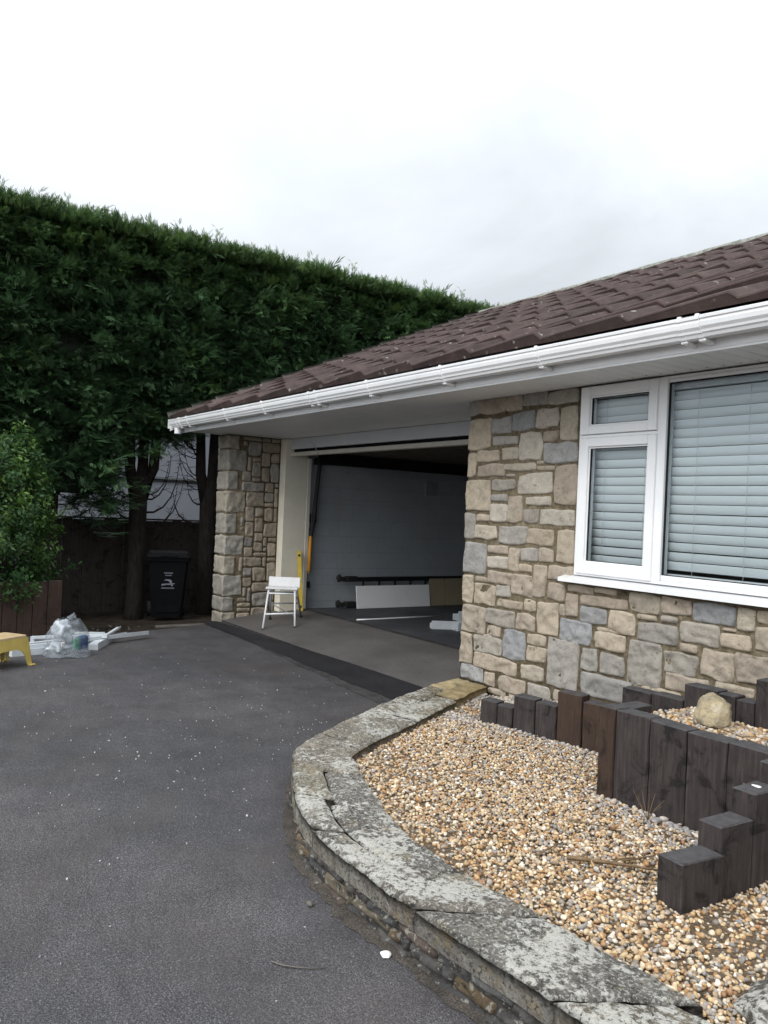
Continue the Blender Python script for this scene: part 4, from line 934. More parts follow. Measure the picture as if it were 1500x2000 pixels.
# ------------------------------------------------------------------ litter on the drive
a = NT('flake', .6, .3); a.color(a.tint())
ch = MB(); rl_ = random.Random(12)
clusters = [(-5.9, 2.6), (-4.9, 2.1), (-5.3, 1.5), (-4.4, 1.7), (-5.0, 2.7), (-6.3, 1.9), (-4.1, 1.3), (-6.8, 2.7), (-4.6, 2.5), (-3.8, 1.9)]
for k in range(400):
    if rl_.random() < .55:
        c_ = rl_.choice(clusters); x_, y_ = rl_.gauss(c_[0], .42), rl_.gauss(c_[1], .30)
    else: x_, y_ = rl_.uniform(-8.2, -1.6), rl_.uniform(.3, 3.6)
    oo = at(outer, oL, 0); s_ = rl_.uniform(.0015, .0048) * (1.7 if rl_.random() < .06 else 1)
    # keep clear of the curved wall
    if min((Vector((x_, y_, 0)) - p).length for p in outer[::6]) < .12 or (x_ > -4.6 and y_ > 1.62 + max(0, (-2.46 - x_)) * .55): continue
    n = rl_.randint(4, 6); el = rl_.uniform(.5, 1); rot = rl_.uniform(0, 6)
    pts = []
    for i in range(n):
        a_ = 2 * math.pi * i / n; r_ = s_ * rl_.uniform(.6, 1.25); u, v = r_ * math.cos(a_), r_ * math.sin(a_) * el
        pts.append((x_ + u * math.cos(rot) - v * math.sin(rot), y_ + u * math.sin(rot) + v * math.cos(rot)))
    kx = rl_.uniform(.2, .68); ch.tint = (kx, kx * .98, kx * .95)
    ch.prism(pts, .0005, .0025 + rl_.uniform(0, .004))
ch.obj('paint_flakes', 'flake', tint=True, kind='stuff', label='white paint flakes and chips scattered over the dark drive', category='flakes')
sh = MB(); sh.ico((0, 0, 0), .016, 3, (1.2, .95, .55), .25, seed=1)
o = sh.obj('shell', 'ceramic_white', smooth=True); o.location = (-2.2, 1.597, .008); o.rotation_euler = (.2, 0, 1); tag(o, 'pale shell lying on the drive by the curved wall foot', 'shell')
st_ = MB(); st_.ico((0, 0, 0), .014, 2, (1.2, .9, .7), .3, seed=3); st_.tint = (.2, .15, .1)
o = st_.obj('pebble', 'concrete', smooth=True); o.location = (-2.63, 1.545, .008); tag(o, 'single brown pebble on the drive against the curved wall', 'pebble')
cb = MB(); cb.tube([(-2.36, 1.249, .004), (-2.32, 1.27, .005), (-2.29, 1.30, .005), (-2.26, 1.34, .004), (-2.235, 1.39, .004)], [.0028, .0026, .0024, .002, .0014], 5)
tag(cb.obj('stalk', 'concrete', smooth=True), 'thin pale curved stalk lying on the drive', 'stalk')

# ------------------------------------------------------------------ white hop-up stool in front of the garage
st = thing('step_stool', 'white metal step stool with black feet in front of the garage', 'stool', (-8.86, 4.64, .03), R(-35))
leg_pts = [((.17, -.155, .47), (.245, -.27, .022)), ((.17, .165, .47), (.245, .16, .03)), ((-.13, -.155, .47), (-.30, -.17, .05)), ((-.13, .165, .47), (-.30, .30, .07))]
leg_pts = [((.12, -.17, .46), (.27, -.20, -.012)), ((.12, .15, .46), (.27, .185, .03)), ((-.06, -.17, .46), (-.30, -.20, .045)), ((-.06, .15, .46), (-.30, .19, .085))]
for k, (a_, b_) in enumerate(leg_pts):
    l_ = MB(); l_.tube([a_, b_], .0125, 10)
    lo_ = l_.obj('leg', 'white_metal' if k < 2 else 'grey_metal', st, smooth=True)
    ft = MB(); d_ = (Vector(b_) - Vector(a_)).normalized(); ft.tube([Vector(b_) - d_ * .012, Vector(b_) + d_ * .022], .018, 10); ft.obj('foot', 'black_rubber', lo_)
def lerp3(p, q, t): return tuple(a_ + (b_ - a_) * t for a_, b_ in zip(p, q))
for (i, j, t, rr) in ((0, 1, .10, .011), (0, 1, .62, .011), (2, 3, .12, .010), (2, 3, .5, .010)):
    l_ = MB(); l_.tube([lerp3(*leg_pts[i], t), lerp3(*leg_pts[j], t)], rr, 8); l_.obj('rung', 'white_metal' if i == 0 else 'grey_metal', st, smooth=True)
l_ = MB(); l_.tube([lerp3(*leg_pts[2], .5), lerp3(*leg_pts[1], .70)], .006, 6); l_.tube([lerp3(*leg_pts[3], .45), lerp3(*leg_pts[1], .12)], .006, 6); l_.obj('brace', 'grey_metal', st)
tp = MB()
tp.box(.055, -.205, .463, .145, .185, .488, b=.006)
for k in range(5): tp.box(-.075, -.195 + k * .082, .462, .05, -.195 + k * .082 + .022, .482, b=.004)
tp.box(-.10, -.205, .461, -.075, .185, .487, b=.004); tp.obj('tread', 'white_metal', st)
bk_ = MB(); bk_.box(-.016, -.205, 0, .0, .185, .115, b=.004, mat=Matrix.Translation((-.085, 0, .487)) @ Matrix.Rotation(R(-14), 4, 'Y')); bk_.obj('upper_step', 'white_metal', st)

# spirit level against the jamb
lv = thing('spirit_level', 'long yellow spirit level leaning against the cream garage jamb', 'level', (-9.405, 5.19, .128), 0)
M_ = Matrix.Rotation(R(-8.5), 4, 'Y') @ Matrix.Rotation(R(58), 4, 'Z')
b_ = MB(); b_.box(-.030, -.012, 0, .030, .012, .80, b=.003, mat=M_); b_.obj('body', 'yellow_alu', lv)
for z in (.06, .40, .74):
    v_ = MB(); v_.tube([M_ @ Vector((0, -.0145, z)), M_ @ Vector((0, .0145, z))], .017, 12); vo = v_.obj('vial_surround', 'black_rubber', lv)
v_ = MB(); v_.tube([M_ @ Vector((-.012, -.018, .40)), M_ @ Vector((.012, -.018, .40))], .006, 8); v_.obj('vial', 'vial_green', lv)

# loose cable over the door head
cb = MB(); cb.tube([(-9.02, 5.0, 2.34), (-8.98, 4.99, 2.335), (-8.90, 4.985, 2.30), (-8.84, 4.99, 2.25), (-8.82, 5.0, 2.20), (-8.825, 5.005, 2.14)], .0045, 6)
tag(cb.obj('cable', 'white_film', smooth=True), 'thin white cable end curling over the garage door header', 'cable')

# ladder on its side along the garage wall
ld = thing('ladder', 'long dark ladder on its side along the garage wall', 'ladder', (-9.50, 5.80, .131), 0)
for z, nm in ((.40, 'stile'), (.045, 'stile')):
    s_ = MB(); s_.box(-.035, .10, z - .03, .035, 3.9, z + .03, b=.004); so2 = s_.obj(nm, 'grey_metal' if z < .1 else 'black_steel', ld)
    f_ = MB(); f_.ico((0, .02, z + .02), .055, 2, (.8, .6, 1), .3); f_.box(-.04, .02, z - .02, .04, .13, z + .035, b=.008); f_.box(-.045, .13, z - .03, .045, .30, z + .045, b=.006); f_.obj('foot', 'black_rubber', so2)
for k in range(13):
    r_ = MB(); r_.tube([(0, .42 + k * .275, .07), (0, .42 + k * .275, .37)], .016, 8); r_.obj('rung', 'black_steel', ld)
pn = MB(); pn.box(0, 0, 0, .012, 1.28, .315, b=.002)
for k in (1, 2, 3): pn.box(.0121, 0, k * .078, .0126, 1.28, k * .078 + .003)
o = pn.obj('white_panel', 'soffit_white'); o.location = (-9.395, 6.06, .132); o.rotation_euler = (0, R(-9), 0); tag(o, 'white grooved panel leaning on the ladder in the garage', 'panel')
for k, (y_, lb) in enumerate(((7.36, 'narrower beige board beside the white panel in the garage'), (7.66, 'wider beige board at the right by the stone corner in the garage'))):
    b_ = MB(); b_.box(0, 0, 0, .010, (.29, 1.1)[k], .40, b=.002); o = b_.obj('beige_board', 'cardboard'); o.location = (-9.41 + .004 * k, y_, .132); o.rotation_euler = (0, R(-8), 0); tag(o, lb, 'board', 'boards leaning in the garage')
tr_ = MB(); tr_.tube([(-8.39, 5.42, .142), (-8.36, 5.6, .145), (-8.36, 6.1, .146), (-8.34, 6.75, .146)], .010, 6); tag(tr_.obj('plastic_trim', 'upvc', smooth=True), 'long thin white trim lying on the garage floor', 'trim')
def offcut(loc, rz, L_, W_, H_, label, t=.006, mat='dull_plastic', rx=0, ry=0):
    """hollow box-section or angle offcut of white plastic, along its local x"""
    b_ = MB(); b_.box(0, 0, 0, L_, W_, t, b=.001); b_.box(0, 0, t, L_, t, H_, b=.001)
    if H_ > .04: b_.box(0, W_ - t, t, L_, W_, H_ * .6, b=.001)
    o = b_.obj('plastic_offcut', mat); o.location = loc; o.rotation_euler = (rx, ry, rz); tag(o, label, 'offcut', 'white plastic offcuts'); return o
offcut((-7.50, 5.90, .134), R(62), .95, .12, .10, 'white channel offcut with a cut end on the garage floor')
offcut((-7.35, 6.18, .235), R(75), .8, .16, .12, 'upper white box offcut stacked by the stone corner in the garage')
offcut((-7.25, 6.1, .134), R(85), .7, .14, .10, 'white offcut underneath the stack by the stone corner')

# ------------------------------------------------------------------ rubbish by the fence
ys_ = thing('plastic_step', 'yellow plastic step stool with arched sides on the drive', 'stool', (-7.63, 1.235, 0), math.atan2(-.83, .56))
# local x runs along the front edge, local y towards the back
L2, D2, HH = .21, .135, .27
tp = MB(); loop = []
for (sx, sy) in ((1, 1), (-1, 1), (-1, -1), (1, -1)):
    for i in range(4):
        a_ = math.pi / 2 * i / 3 + {(1, 1): 0, (-1, 1): math.pi / 2, (-1, -1): math.pi, (1, -1): 1.5 * math.pi}[(sx, sy)]
        loop.append((sx * (L2 - .03) + .03 * math.cos(a_), sy * (D2 - .03) + .03 * math.sin(a_)))
n = len(loop); vs = [(x_, y_, HH - .014) for x_, y_ in loop] + [(x_ * .985, y_ * .98, HH - .002) for x_, y_ in loop] + [(x_ * .93, y_ * .9, HH) for x_, y_ in loop] + [(x_, y_, HH - .03) for x_, y_ in loop]
fs = [(i, (i + 1) % n, n + (i + 1) % n, n + i) for i in range(n)] + [(n + i, n + (i + 1) % n, 2 * n + (i + 1) % n, 2 * n + i) for i in range(n)] + [tuple(range(2 * n, 3 * n))] + [(3 * n + i, 3 * n + (i + 1) % n, (i + 1) % n, i) for i in range(n)]
tp.add(vs, fs); tp.obj('top', 'faded_yellow', ys_)
def skirt(ax, half, dist):
    """one arched side panel: deep corners become the legs"""
    s_ = MB(); n = 24; top = []; bot = []
    for i in range(n + 1):
        u = -1 + 2 * i / n; e = abs(u); arch = HH - .115
        z = 0 if e > .80 else arch * min(1, (1 - (e / .80) ** 5)) ** .55
        sp_ = 1 + .16 * (1 - z / HH); top.append((u * half, dist, HH - .02)); bot.append((u * half * (1 + .14 * (HH - z) / HH), dist * (1 + .22 * (HH - z) / HH), z))
    mp = (lambda p: p) if ax == 'x' else (lambda p: (p[1], p[0], p[2]))
    th = .008 if dist > 0 else -.008
    V = [mp(p) for p in top] + [mp(p) for p in bot] + [mp((p[0] * .985, p[1] - th, p[2])) for p in top] + [mp((p[0] * .985, p[1] - th, p[2])) for p in bot]; m_ = n + 1
    Fs = [(i, i + 1, m_ + i + 1, m_ + i) for i in range(n)] + [(2 * m_ + i, 3 * m_ + i, 3 * m_ + i + 1, 2 * m_ + i + 1) for i in range(n)] + [(m_ + i, m_ + i + 1, 3 * m_ + i + 1, 3 * m_ + i) for i in range(n)]
    s_.add(V, Fs); s_.obj('side', 'yellow_plastic', ys_)
skirt('x', L2, -D2); skirt('x', L2, D2); skirt('y', D2, L2); skirt('y', D2, -L2)
for sx in (-1, 1):
    for sy in (-1, 1):
        f_ = MB(); f_.box(sx * L2 * 1.12 - .028, sy * D2 * 1.2 - .024, 0, sx * L2 * 1.12 + .028, sy * D2 * 1.2 + .024, .012, b=.004); f_.obj('foot', 'yellow_plastic', ys_)

# clear sack with rubbish inside
bx, by = -8.03, 1.91
bag = MB(); nr, nz2 = 40, 22; vs = []
for j in range(nz2 + 1):
    t = j / nz2; z = .36 * t
    for i in range(nr):
        a_ = 2 * math.pi * i / nr; base_r = .215 * (1 - .18 * t) if t < .55 else .215 * (.90 - .95 * (t - .55) ** 1.15 / .45 ** .15)
        base_r = max(.03, base_r * (1.12 if t < .06 else 1)); 
        nv = Vector((math.cos(a_) * 1.8, math.sin(a_) * 1.8, t * 3.2))
        r_ = base_r * (1 + .16 * noise.noise(nv + Vector((1, 5, 2))) + .06 * noise.noise(nv * 3.3))
        vs.append((r_ * math.cos(a_) + .05 * t * t, r_ * math.sin(a_), max(.002, z + .02 * noise.noise(nv * 2))))
fs = [(j * nr + i, j * nr + (i + 1) % nr, (j + 1) * nr + (i + 1) % nr, (j + 1) * nr + i) for j in range(nz2) for i in range(nr)] + [tuple(range(nr))[::-1]]
bag.add(vs, fs); bag.tube([(.05, 0, .355), (.055, .02, .38), (.07, .05, .395)], [.035, .02, .03], 8)
o = bag.obj('rubbish_sack', 'bag_film', smooth=True); o.scale = (.95, .95, .97); o.location = (bx, by, 0); tag(o, 'clear plastic sack of rubbish standing on the drive', 'sack')
def inside_item(name, mat, loc, r_, sq, seed, label, box=None):
    b_ = MB()
    if box: b_.box(-box[0], -box[1], -box[2], box[0], box[1], box[2], b=.006)
    else: b_.ico((0, 0, 0), r_, 3, sq, .9, seed=seed)
    o = b_.obj(name, mat, smooth=not box); o.location = loc; o.rotation_euler = (.1, .15, .5 if box else 0); tag(o, label, 'rubbish', 'rubbish inside the clear sack')
inside_item('crumpled_film', 'white_film', (bx + .05, by - .05, .22), .10, (.9, .9, 1.0), 3, 'crumpled white film in the upper part of the clear sack')
inside_item('crumpled_film', 'white_film', (bx + .05, by - .08, .08), .085, (1.1, 1, .6), 6, 'crumpled white film at the bottom of the clear sack')
inside_item('packet', 'green_print', (bx + .155, by + .05, .12), 0, 0, 0, 'green printed packet inside the clear sack', (.012, .038, .055))
inside_item('packet', 'blue_print', (bx + .115, by + .11, .13), 0, 0, 0, 'dark blue packet beside the green one in the sack', (.03, .05, .06))
inside_item('paper_scrap', 'ceramic_white', (bx + .19, by - .08, .13), 0, 0, 0, 'small white paper scrap inside the clear sack', (.004, .02, .022))
# white plastic offcuts lying about
def plank(p0, p1, W_, z0, z1, label, t=.02, mat='dull_plastic'):
    p0, p1 = Vector((*p0, z0)), Vector((*p1, z1)); d_ = p1 - p0; L_ = d_.length; b_ = MB(); b_.box(0, -W_ / 2, 0, L_, W_ / 2, t, b=.002); b_.box(.0, -W_ / 2, t, L_, -W_ / 2 + .006, t + .012, b=.001)
    o = b_.obj('plastic_plank', mat); o.location = p0; o.rotation_euler = (0, -math.asin(d_.z / L_), math.atan2(d_.y, d_.x)); tag(o, label, 'plank', 'white plastic planks by the fence')
plank((-8.30, 1.98), (-8.68, 2.90), .05, .055, .045, 'longest white plank pointing right towards the garage', .03)
plank((-8.17, 2.19), (-8.62, 2.46), .10, .0, .0, 'thick white box plank with its cut end facing the drive', .06)
plank((-8.62, 2.08), (-8.46, 2.42), .14, .05, .075, 'short broad white plank propped right of the sack', .03)
plank((-8.60, 2.42), (-8.92, 2.66), .05, .05, .09, 'short white plank sticking up behind the longest one', .012)
plank((-8.55, 2.30), (-8.86, 2.72), .03, .03, .03, 'thin white strip behind the longest plank', .012)
plank((-8.95, 2.12), (-8.80, 2.48), .03, .05, .05, 'thin white strip at the back of the pile', .012)
plank((-8.12, 1.42), (-8.22, 1.95), .13, .0, .0, 'wide grey white plank at the bottom left of the pile', .05)
plank((-8.16, 1.50), (-8.24, 1.98), .10, .052, .052, 'white plank lying on the wide bottom plank', .03)
plank((-8.30, 1.55), (-8.40, 2.05), .10, .06, .075, 'white plank behind the yellow step, middle of the pile', .015)
plank((-8.55, 1.70), (-8.50, 2.10), .11, .085, .085, 'broad white board on top of the pile left of the sack', .015)
plank((-8.42, 1.62), (-8.36, 2.06), .07, .036, .036, 'narrow white plank under the broad top board', .02)
plank((-8.66, 1.72), (-8.72, 2.05), .09, .0, .0, 'short white plank next to the low brown fence', .08)
# soil crumbs: pale stones along the border
db = MB()
for k in range(40):
    x_, y_ = rl_.uniform(-10.5, -9.4), rl_.uniform(2.2, 3.8); db.ico((x_, y_, -.012 - .12 * min(1, max(0, (-9.35 - x_) * .8))), rl_.uniform(.008, .022), 1, (1.3, 1, .5), .3, seed=k)
db.obj('border_stones', 'concrete', kind='stuff', label='pale stones and scraps scattered on the dark soil border', category='stones')

# ------------------------------------------------------------------ wheelie bin
bn = thing('wheelie_bin', 'dark wheelie bin with a white printed emblem under the trees', 'bin', (-10.72, 3.83, -.085), R(72))
def frust(b0, b1, z0, z1, mb, b=.02):
    def lp(hx, hy, c_): return [(hx - c_, -hy), (hx, -hy + c_), (hx, hy - c_), (hx - c_, hy), (-hx + c_, hy), (-hx, hy - c_), (-hx, -hy + c_), (-hx + c_, -hy)]
    p0, p1 = lp(*b0, b), lp(*b1, b); mb.add([(*p, z0) for p in p0] + [(*p, z1) for p in p1], [(i, (i + 1) % 8, 8 + (i + 1) % 8, 8 + i) for i in range(8)] + [tuple(range(8))[::-1], tuple(range(8, 16))])
# local -y is the front
b_ = MB(); frust((.20, .21), (.262, .285), .04, .82, b_, .035); frust((.285, .305), (.285, .305), .80, .845, b_, .03); b_.box(-.16, -.225, .10, .16, -.21, .60, b=.01)
bo = b_.obj('body', 'bin_plastic', bn)
l_ = MB(); frust((.29, .33), (.25, .28), .846, .905, l_, .03); l_.box(-.12, -.33, .85, .12, -.30, .875, b=.006); l_.obj('lid', 'bin_plastic', bn)
h_ = MB(); h_.tube([(-.2, .34, .86), (.2, .34, .86)], .016, 8); h_.obj('handle', 'bin_plastic', bn)
for sx in (-1, 1):
    w_ = MB(); w_.tube([(sx * .20, .22, .10), (sx * .25, .22, .10)], .10, 18); w_.obj('wheel', 'black_rubber', bn)
lb_ = MB()
def on_face(u, v): return (u, -.2455 - .075 * (v - .45) / .78 - .008, v)
def bar(u0, v0, u1, v1): lb_.add([on_face(u0, v0), on_face(u1, v0), on_face(u1, v1), on_face(u0, v1)], [(0, 1, 2, 3)])
rb = random.Random(2)
for (v, u0, u1, hh) in ((.628, -.055, .065, .015), (.598, -.040, .045, .012), (.425, -.085, .085, .016)):
    u = u0
    while u < u1 - .005:
        ww = rb.uniform(.007, .013); bar(u, v, min(u + ww, u1), v + hh); u += ww + .004
for pts in (((-.055, .535), (-.03, .552), (.02, .55), (.045, .535), (.05, .50), (.065, .465), (.05, .455), (.03, .49), (.01, .525), (-.02, .535)), ((-.085, .463), (-.02, .478), (.03, .476), (.085, .49), (.085, .50), (.02, .496), (-.03, .494), (-.085, .487))):
    lb_.add([on_face(*p) for p in pts], [tuple(range(len(pts)))])
lb_.obj('emblem', 'emblem_print', bn)

# ------------------------------------------------------------------ fences and the neighbour's house
fn = thing('timber_fence', 'tall dark timber fence under the conifers behind the bin', 'fence', (-12.0, -4, -.3))
f_ = MB(); y_ = 0; rf = random.Random(6)
while y_ < 22: f_.box(rf.uniform(-.003, .003), y_, 0, .02, y_ + .142, 1.505 + rf.uniform(-.006, .006), b=.003); y_ += .146
f_.obj('boards', 'fence_wood', fn)
for k in range(9):
    p_ = MB(); p_.box(-.10, k * 2.6, 0, -.005, k * 2.6 + .095, 1.55, b=.006); p_.obj('post', 'fence_wood', fn)
r_ = MB(); r_.box(-.04, 0, 1.51, .035, 22, 1.535, b=.004); r_.obj('rail', 'fence_wood', fn)
lf = thing('low_fence', 'low reddish brown board fence in front of the green bush', 'fence', (-9.27, -1.0, -.03))
for k in range(21):
    b_ = MB(); y_ = k * .149; b_.box(0, y_, 0, .028, y_ + .143, .61 + rf.uniform(-.012, .012), b=.004); b_.obj('board', 'low_fence_wood', lf)
nb = thing('neighbour_house', 'white rendered house glimpsed behind the dark conifers', 'house', (-15.2, -6, -.4))
w_ = MB(); w_.box(-6, 0, 0, 0, 20, 2.35, b=.01); w_.obj('wall', 'white_render', nb)
w_ = MB(); w_.box(-6, .0, 2.37, .03, 20, 4.0); w_.obj('upper_wall', 'white_render', nb)
w_ = MB(); w_.add([(.4, -.3, 4.02), (.4, 20.3, 4.02), (-3, 20.3, 5.4), (-3, -.3, 5.4), (-6.4, -.3, 4.02), (-6.4, 20.3, 4.02)], [(0, 1, 2, 3), (3, 2, 5, 4)]); w_.tint = (.08, .06, .055); w_.obj('roof', 'ridge_tile', nb)
w_ = MB(); w_.box(.001, 0, 2.33, .05, 20, 2.37); w_.obj('ledge', 'grey_metal', nb)

# ------------------------------------------------------------------ conifers: clipped row, each a tree with trunk, bare branches and crown
def sprays(n, rgn, pos, nrm, size, tint):
    """n feathery sprays as little fans of narrow leaflets: arrays V, F, T"""
    tv = []; tf = []                                                 # a few slender blades fanning off a stem
    for (x0, an_, ll, w_) in ((0, .30, .50, .034), (.06, -.36, .50, .034), (.20, .40, .46, .032), (.28, -.32, .48, .032), (.40, .28, .42, .030), (.46, -.36, .40, .028), (.56, .04, .44, .030)):
        r_ = np.array((x0, 0, 0)); d_ = np.array((math.cos(an_), math.sin(an_), -.06 + .10 * math.sin(x0 * 17))); e = r_ + d_ * ll; pz = np.cross(d_, [0, 0, 1.0]); pz /= np.linalg.norm(pz)
        b0 = len(tv); m_ = r_ * .4 + e * .6
        tv += [r_, m_ + pz * w_, e, m_ - pz * w_]; tf += [(b0, b0 + 1, b0 + 2, b0 + 3)]
    b0 = len(tv); tv += [np.array((0, .014, 0)), np.array((0, -.014, 0)), np.array((.75, 0, 0)), np.array((.4, .02, .0))]; tf += [(b0, b0 + 1, b0 + 2, b0 + 3)]
    TV = np.array(tv); TF = np.array(tf)
    d_ = nrm / np.linalg.norm(nrm, axis=1, keepdims=True)
    upv = rgn.normal(0, .35, (n, 3)) + np.array([0, 0, 1.0]); y_ = np.cross(upv, d_); y_ /= np.linalg.norm(y_, axis=1, keepdims=True); z_ = np.cross(d_, y_)
    V = pos[:, None, :] + (TV[None, :, 0:1] * d_[:, None, :] + TV[None, :, 1:2] * y_[:, None, :] + (TV[None, :, 2:3] - .22 * TV[None, :, 0:1] ** 2 * rgn.uniform(-.4, 1, (n, 1, 1))) * z_[:, None, :]) * size[:, None, None]
    Fc = (TF[None] + (np.arange(n) * len(TV))[:, None, None]).reshape(-1, 4)
    sh_ = .75 + .5 * np.clip(TV[:, 0], 0, 1)                          # young tips are a paler green
    T = (tint[:, None, :] * sh_[None, :, None])
    return V.reshape(-1, 3), Fc, T.reshape(-1, 3)
def crown(seed, zlo_fn, top, n_face, n_top, n_back):
    """clipped crown 1.1 m along y, 1.5 m deep, local origin on the ground under the trunk"""
    rgn = np.random.default_rng(seed); P = []; Nn = []; Sz = []; Tt = []
    def put(n, x, y, z, nx_, ny_, nz__, s0, s1, yl):
        P.append(np.c_[x, y, z]); Nn.append(np.c_[nx_, ny_, nz__] + rgn.normal(0, .38, (n, 3))); Sz.append(rgn.uniform(s0, s1, n))
        base = np.array([(.054, .108, .047)]) * rgn.uniform(.6, 1.5, (n, 1)); base = base + yl[:, None] * np.array([(.11, .15, .0)]); Tt.append(base)
    # plumes: branchlets reaching out of the face, each a drooping feather of sprays
    nc = 300; yc = rgn.uniform(-.66, .66, nc); zl_ = zlo_fn(yc, rgn, nc); zc_ = zl_ + (top - .1 - zl_) * rgn.random(nc) ** .92
    lump = np.array([noise.fractal(Vector((yy * 1.5 + seed, zz * 1.2, seed)), 1, 2, 3) for yy, zz in zip(yc, zc_)])
    dirs = np.c_[np.full(nc, 1.0), rgn.normal(0, .55, nc), rgn.uniform(-.15, .65, nc)]; dirs /= np.linalg.norm(dirs, axis=1, keepdims=True)
    ln = rgn.uniform(.26, .50, nc) * (1 + .35 * (rgn.random(nc) < .12)); ybr = np.clip(lump, 0, 1) * rgn.random(nc) * .55 + .8 * (rgn.random(nc) < .07); dk = rgn.uniform(.5, 1.35, nc)
    n = n_face; ci = rgn.integers(0, nc, n); t = rgn.random(n) ** .8
    root = np.c_[.10 + .14 * lump - .24 * np.clip((zc_ - top + .35) / .35, 0, 1) ** 2, yc, zc_]
    pp = root[ci] + dirs[ci] * (t * ln[ci])[:, None] + rgn.normal(0, 1, (n, 3)) * np.array([.05, .10, .055]) * (1.15 - .7 * t)[:, None]; pp[:, 2] -= .10 * t ** 2
    pp[:, 0] = np.minimum(pp[:, 0], .80)
    yl = np.clip((pp[:, 2] - top + 1.1) / 1.1, 0, 1) ** 1.5 * rgn.random(n) * .55 + ybr[ci] * t * rgn.uniform(.3, 1, n) * .55
    put(n, pp[:, 0], pp[:, 1], pp[:, 2], dirs[ci, 0], dirs[ci, 1], dirs[ci, 2], .07, .19, yl); Tt[-1] *= dk[ci][:, None]
    n = n_top; y = rgn.uniform(-.66, .66, n); x = rgn.uniform(-.75, .62, n); lt = np.array([noise.noise(Vector((yy * 2.1 + seed, xx * 2, 7))) for yy, xx in zip(y, x)])
    z = top - .12 + .09 * lt + rgn.uniform(-.12, .05, n)
    put(n, x, y, z, rgn.normal(.3, .4, n), rgn.normal(0, .4, n), np.full(n, 1.0), .08, .17, rgn.random(n) * .55)
    n = n_back; y = rgn.uniform(-.66, .66, n); z = zlo_fn(y, rgn, n) + (top - zlo_fn(y, rgn, n)) * rgn.random(n); x = -.7 + .35 * rgn.random(n)
    put(n, x, y, z, np.full(n, -1.0), rgn.normal(0, .5, n), rgn.uniform(-.2, .6, n), .22, .42, np.zeros(n))
    n = n_back; y = np.where(rgn.random(n) < .5, -.6, .6) + rgn.normal(0, .08, n); z = zlo_fn(y, rgn, n) + (top - .2 - zlo_fn(y, rgn, n)) * rgn.random(n); x = rgn.uniform(-.6, .5, n)
    put(n, x, y, z, rgn.normal(0, .5, n), np.sign(y), rgn.uniform(-.2, .6, n), .22, .40, np.zeros(n))
    for k in range(11):                                               # a few leaders stand up above the clipped top
        ny_ = 8; yy, xx = rgn.uniform(-.5, .5), rgn.uniform(-.2, .55); hh = rgn.uniform(.06, .17) if k > 1 else rgn.uniform(.18, .30); tt = np.linspace(0, 1, ny_)
        put(ny_, xx + .02 * rgn.normal(size=ny_), yy + .02 * rgn.normal(size=ny_), top - .08 + hh * tt, rgn.normal(0, .5, ny_), rgn.normal(0, .5, ny_), np.full(ny_, .9), .07, .14, rgn.random(ny_) * .8)
    P, Nn, Sz, Tt = np.vstack(P), np.vstack(Nn), np.hstack(Sz), np.vstack(Tt)
    return sprays(len(P), rgn, P, Nn, Sz, Tt)
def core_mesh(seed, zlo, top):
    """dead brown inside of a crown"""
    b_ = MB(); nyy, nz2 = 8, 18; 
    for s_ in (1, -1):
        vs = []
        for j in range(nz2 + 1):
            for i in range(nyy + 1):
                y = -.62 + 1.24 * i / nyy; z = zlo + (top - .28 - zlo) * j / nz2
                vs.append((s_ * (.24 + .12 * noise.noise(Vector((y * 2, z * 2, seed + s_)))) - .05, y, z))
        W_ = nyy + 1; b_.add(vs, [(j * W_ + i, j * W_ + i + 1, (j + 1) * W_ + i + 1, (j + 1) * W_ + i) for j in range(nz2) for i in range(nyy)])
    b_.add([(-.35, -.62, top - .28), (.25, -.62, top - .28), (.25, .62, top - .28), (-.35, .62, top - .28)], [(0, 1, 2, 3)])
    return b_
def trunk_mesh(seed, zsplit, top, bare):
    r_ = random.Random(seed); b_ = MB()
    b_.tube([(0, 0, -.15), (.01, .0, .1), (0, .01, .7), (.0, .0, zsplit), (.03, .02, zsplit + .25)], [.16, .125, .115, .125, .10], 12)
    for k in range(3):
        a_ = (-.11, .03, .15)[k]; b_.tube([(0, a_ * .4, zsplit - .05), (.03 * k, a_ * 1.2, zsplit + .35), (.02, a_ * 1.6, zsplit + 1.2), (0, a_ * 1.5, top - .6)], [.085, .075, .06, .02], 9)
    return b_
def twigs_mesh(seed, z0, z1, n):
    r_ = random.Random(seed); b_ = MB()
    for k in range(n):
        z = r_.uniform(z0, z1); s_ = r_.choice((-1, 1)); L_ = r_.uniform(.35, .75); up_ = r_.uniform(.25, .8); fx = r_.uniform(-.25, .45)
        p = [Vector((0, s_ * .08, z))]
        for i in range(1, 6):
            t = i / 5; p.append(Vector((fx * t * L_, s_ * (.08 + L_ * .75 * math.sin(t * 1.5)), z + up_ * L_ * t ** 1.8 * 1.6 - .06 * math.sin(t * 3))))
        rr = r_.uniform(.008, .019); b_.tube(p, [rr * (1 - .75 * i / 5) for i in range(6)], 5, cap=False)
        for q in range(10):
            i = r_.randint(1, 4); base = p[i].lerp(p[i + 1], r_.random()); d_ = Vector((r_.uniform(-.8, .8), r_.uniform(-1, 1), r_.uniform(-.3, .6))) * r_.uniform(.08, .26); b_.tube([base, base + d_ * .6 + Vector((0, 0, .01)), base + d_], [.0045, .003, .0012], 4, cap=False)
    return b_
def low_fn(y, rgn, n): return 1.28 + .25 * np.sin(y * 4 + 1) + rgn.uniform(-.1, .25, n)
def high_fn(y, rgn, n): return 2.72 + .22 * np.sin(y * 5) + rgn.uniform(-.1, .3, n)
def mid_fn(y, rgn, n): return np.interp(y, [-.66, -.1, .66], [1.45, 2.2, 2.65]) + rgn.uniform(-.1, .3, n)
CR = {}
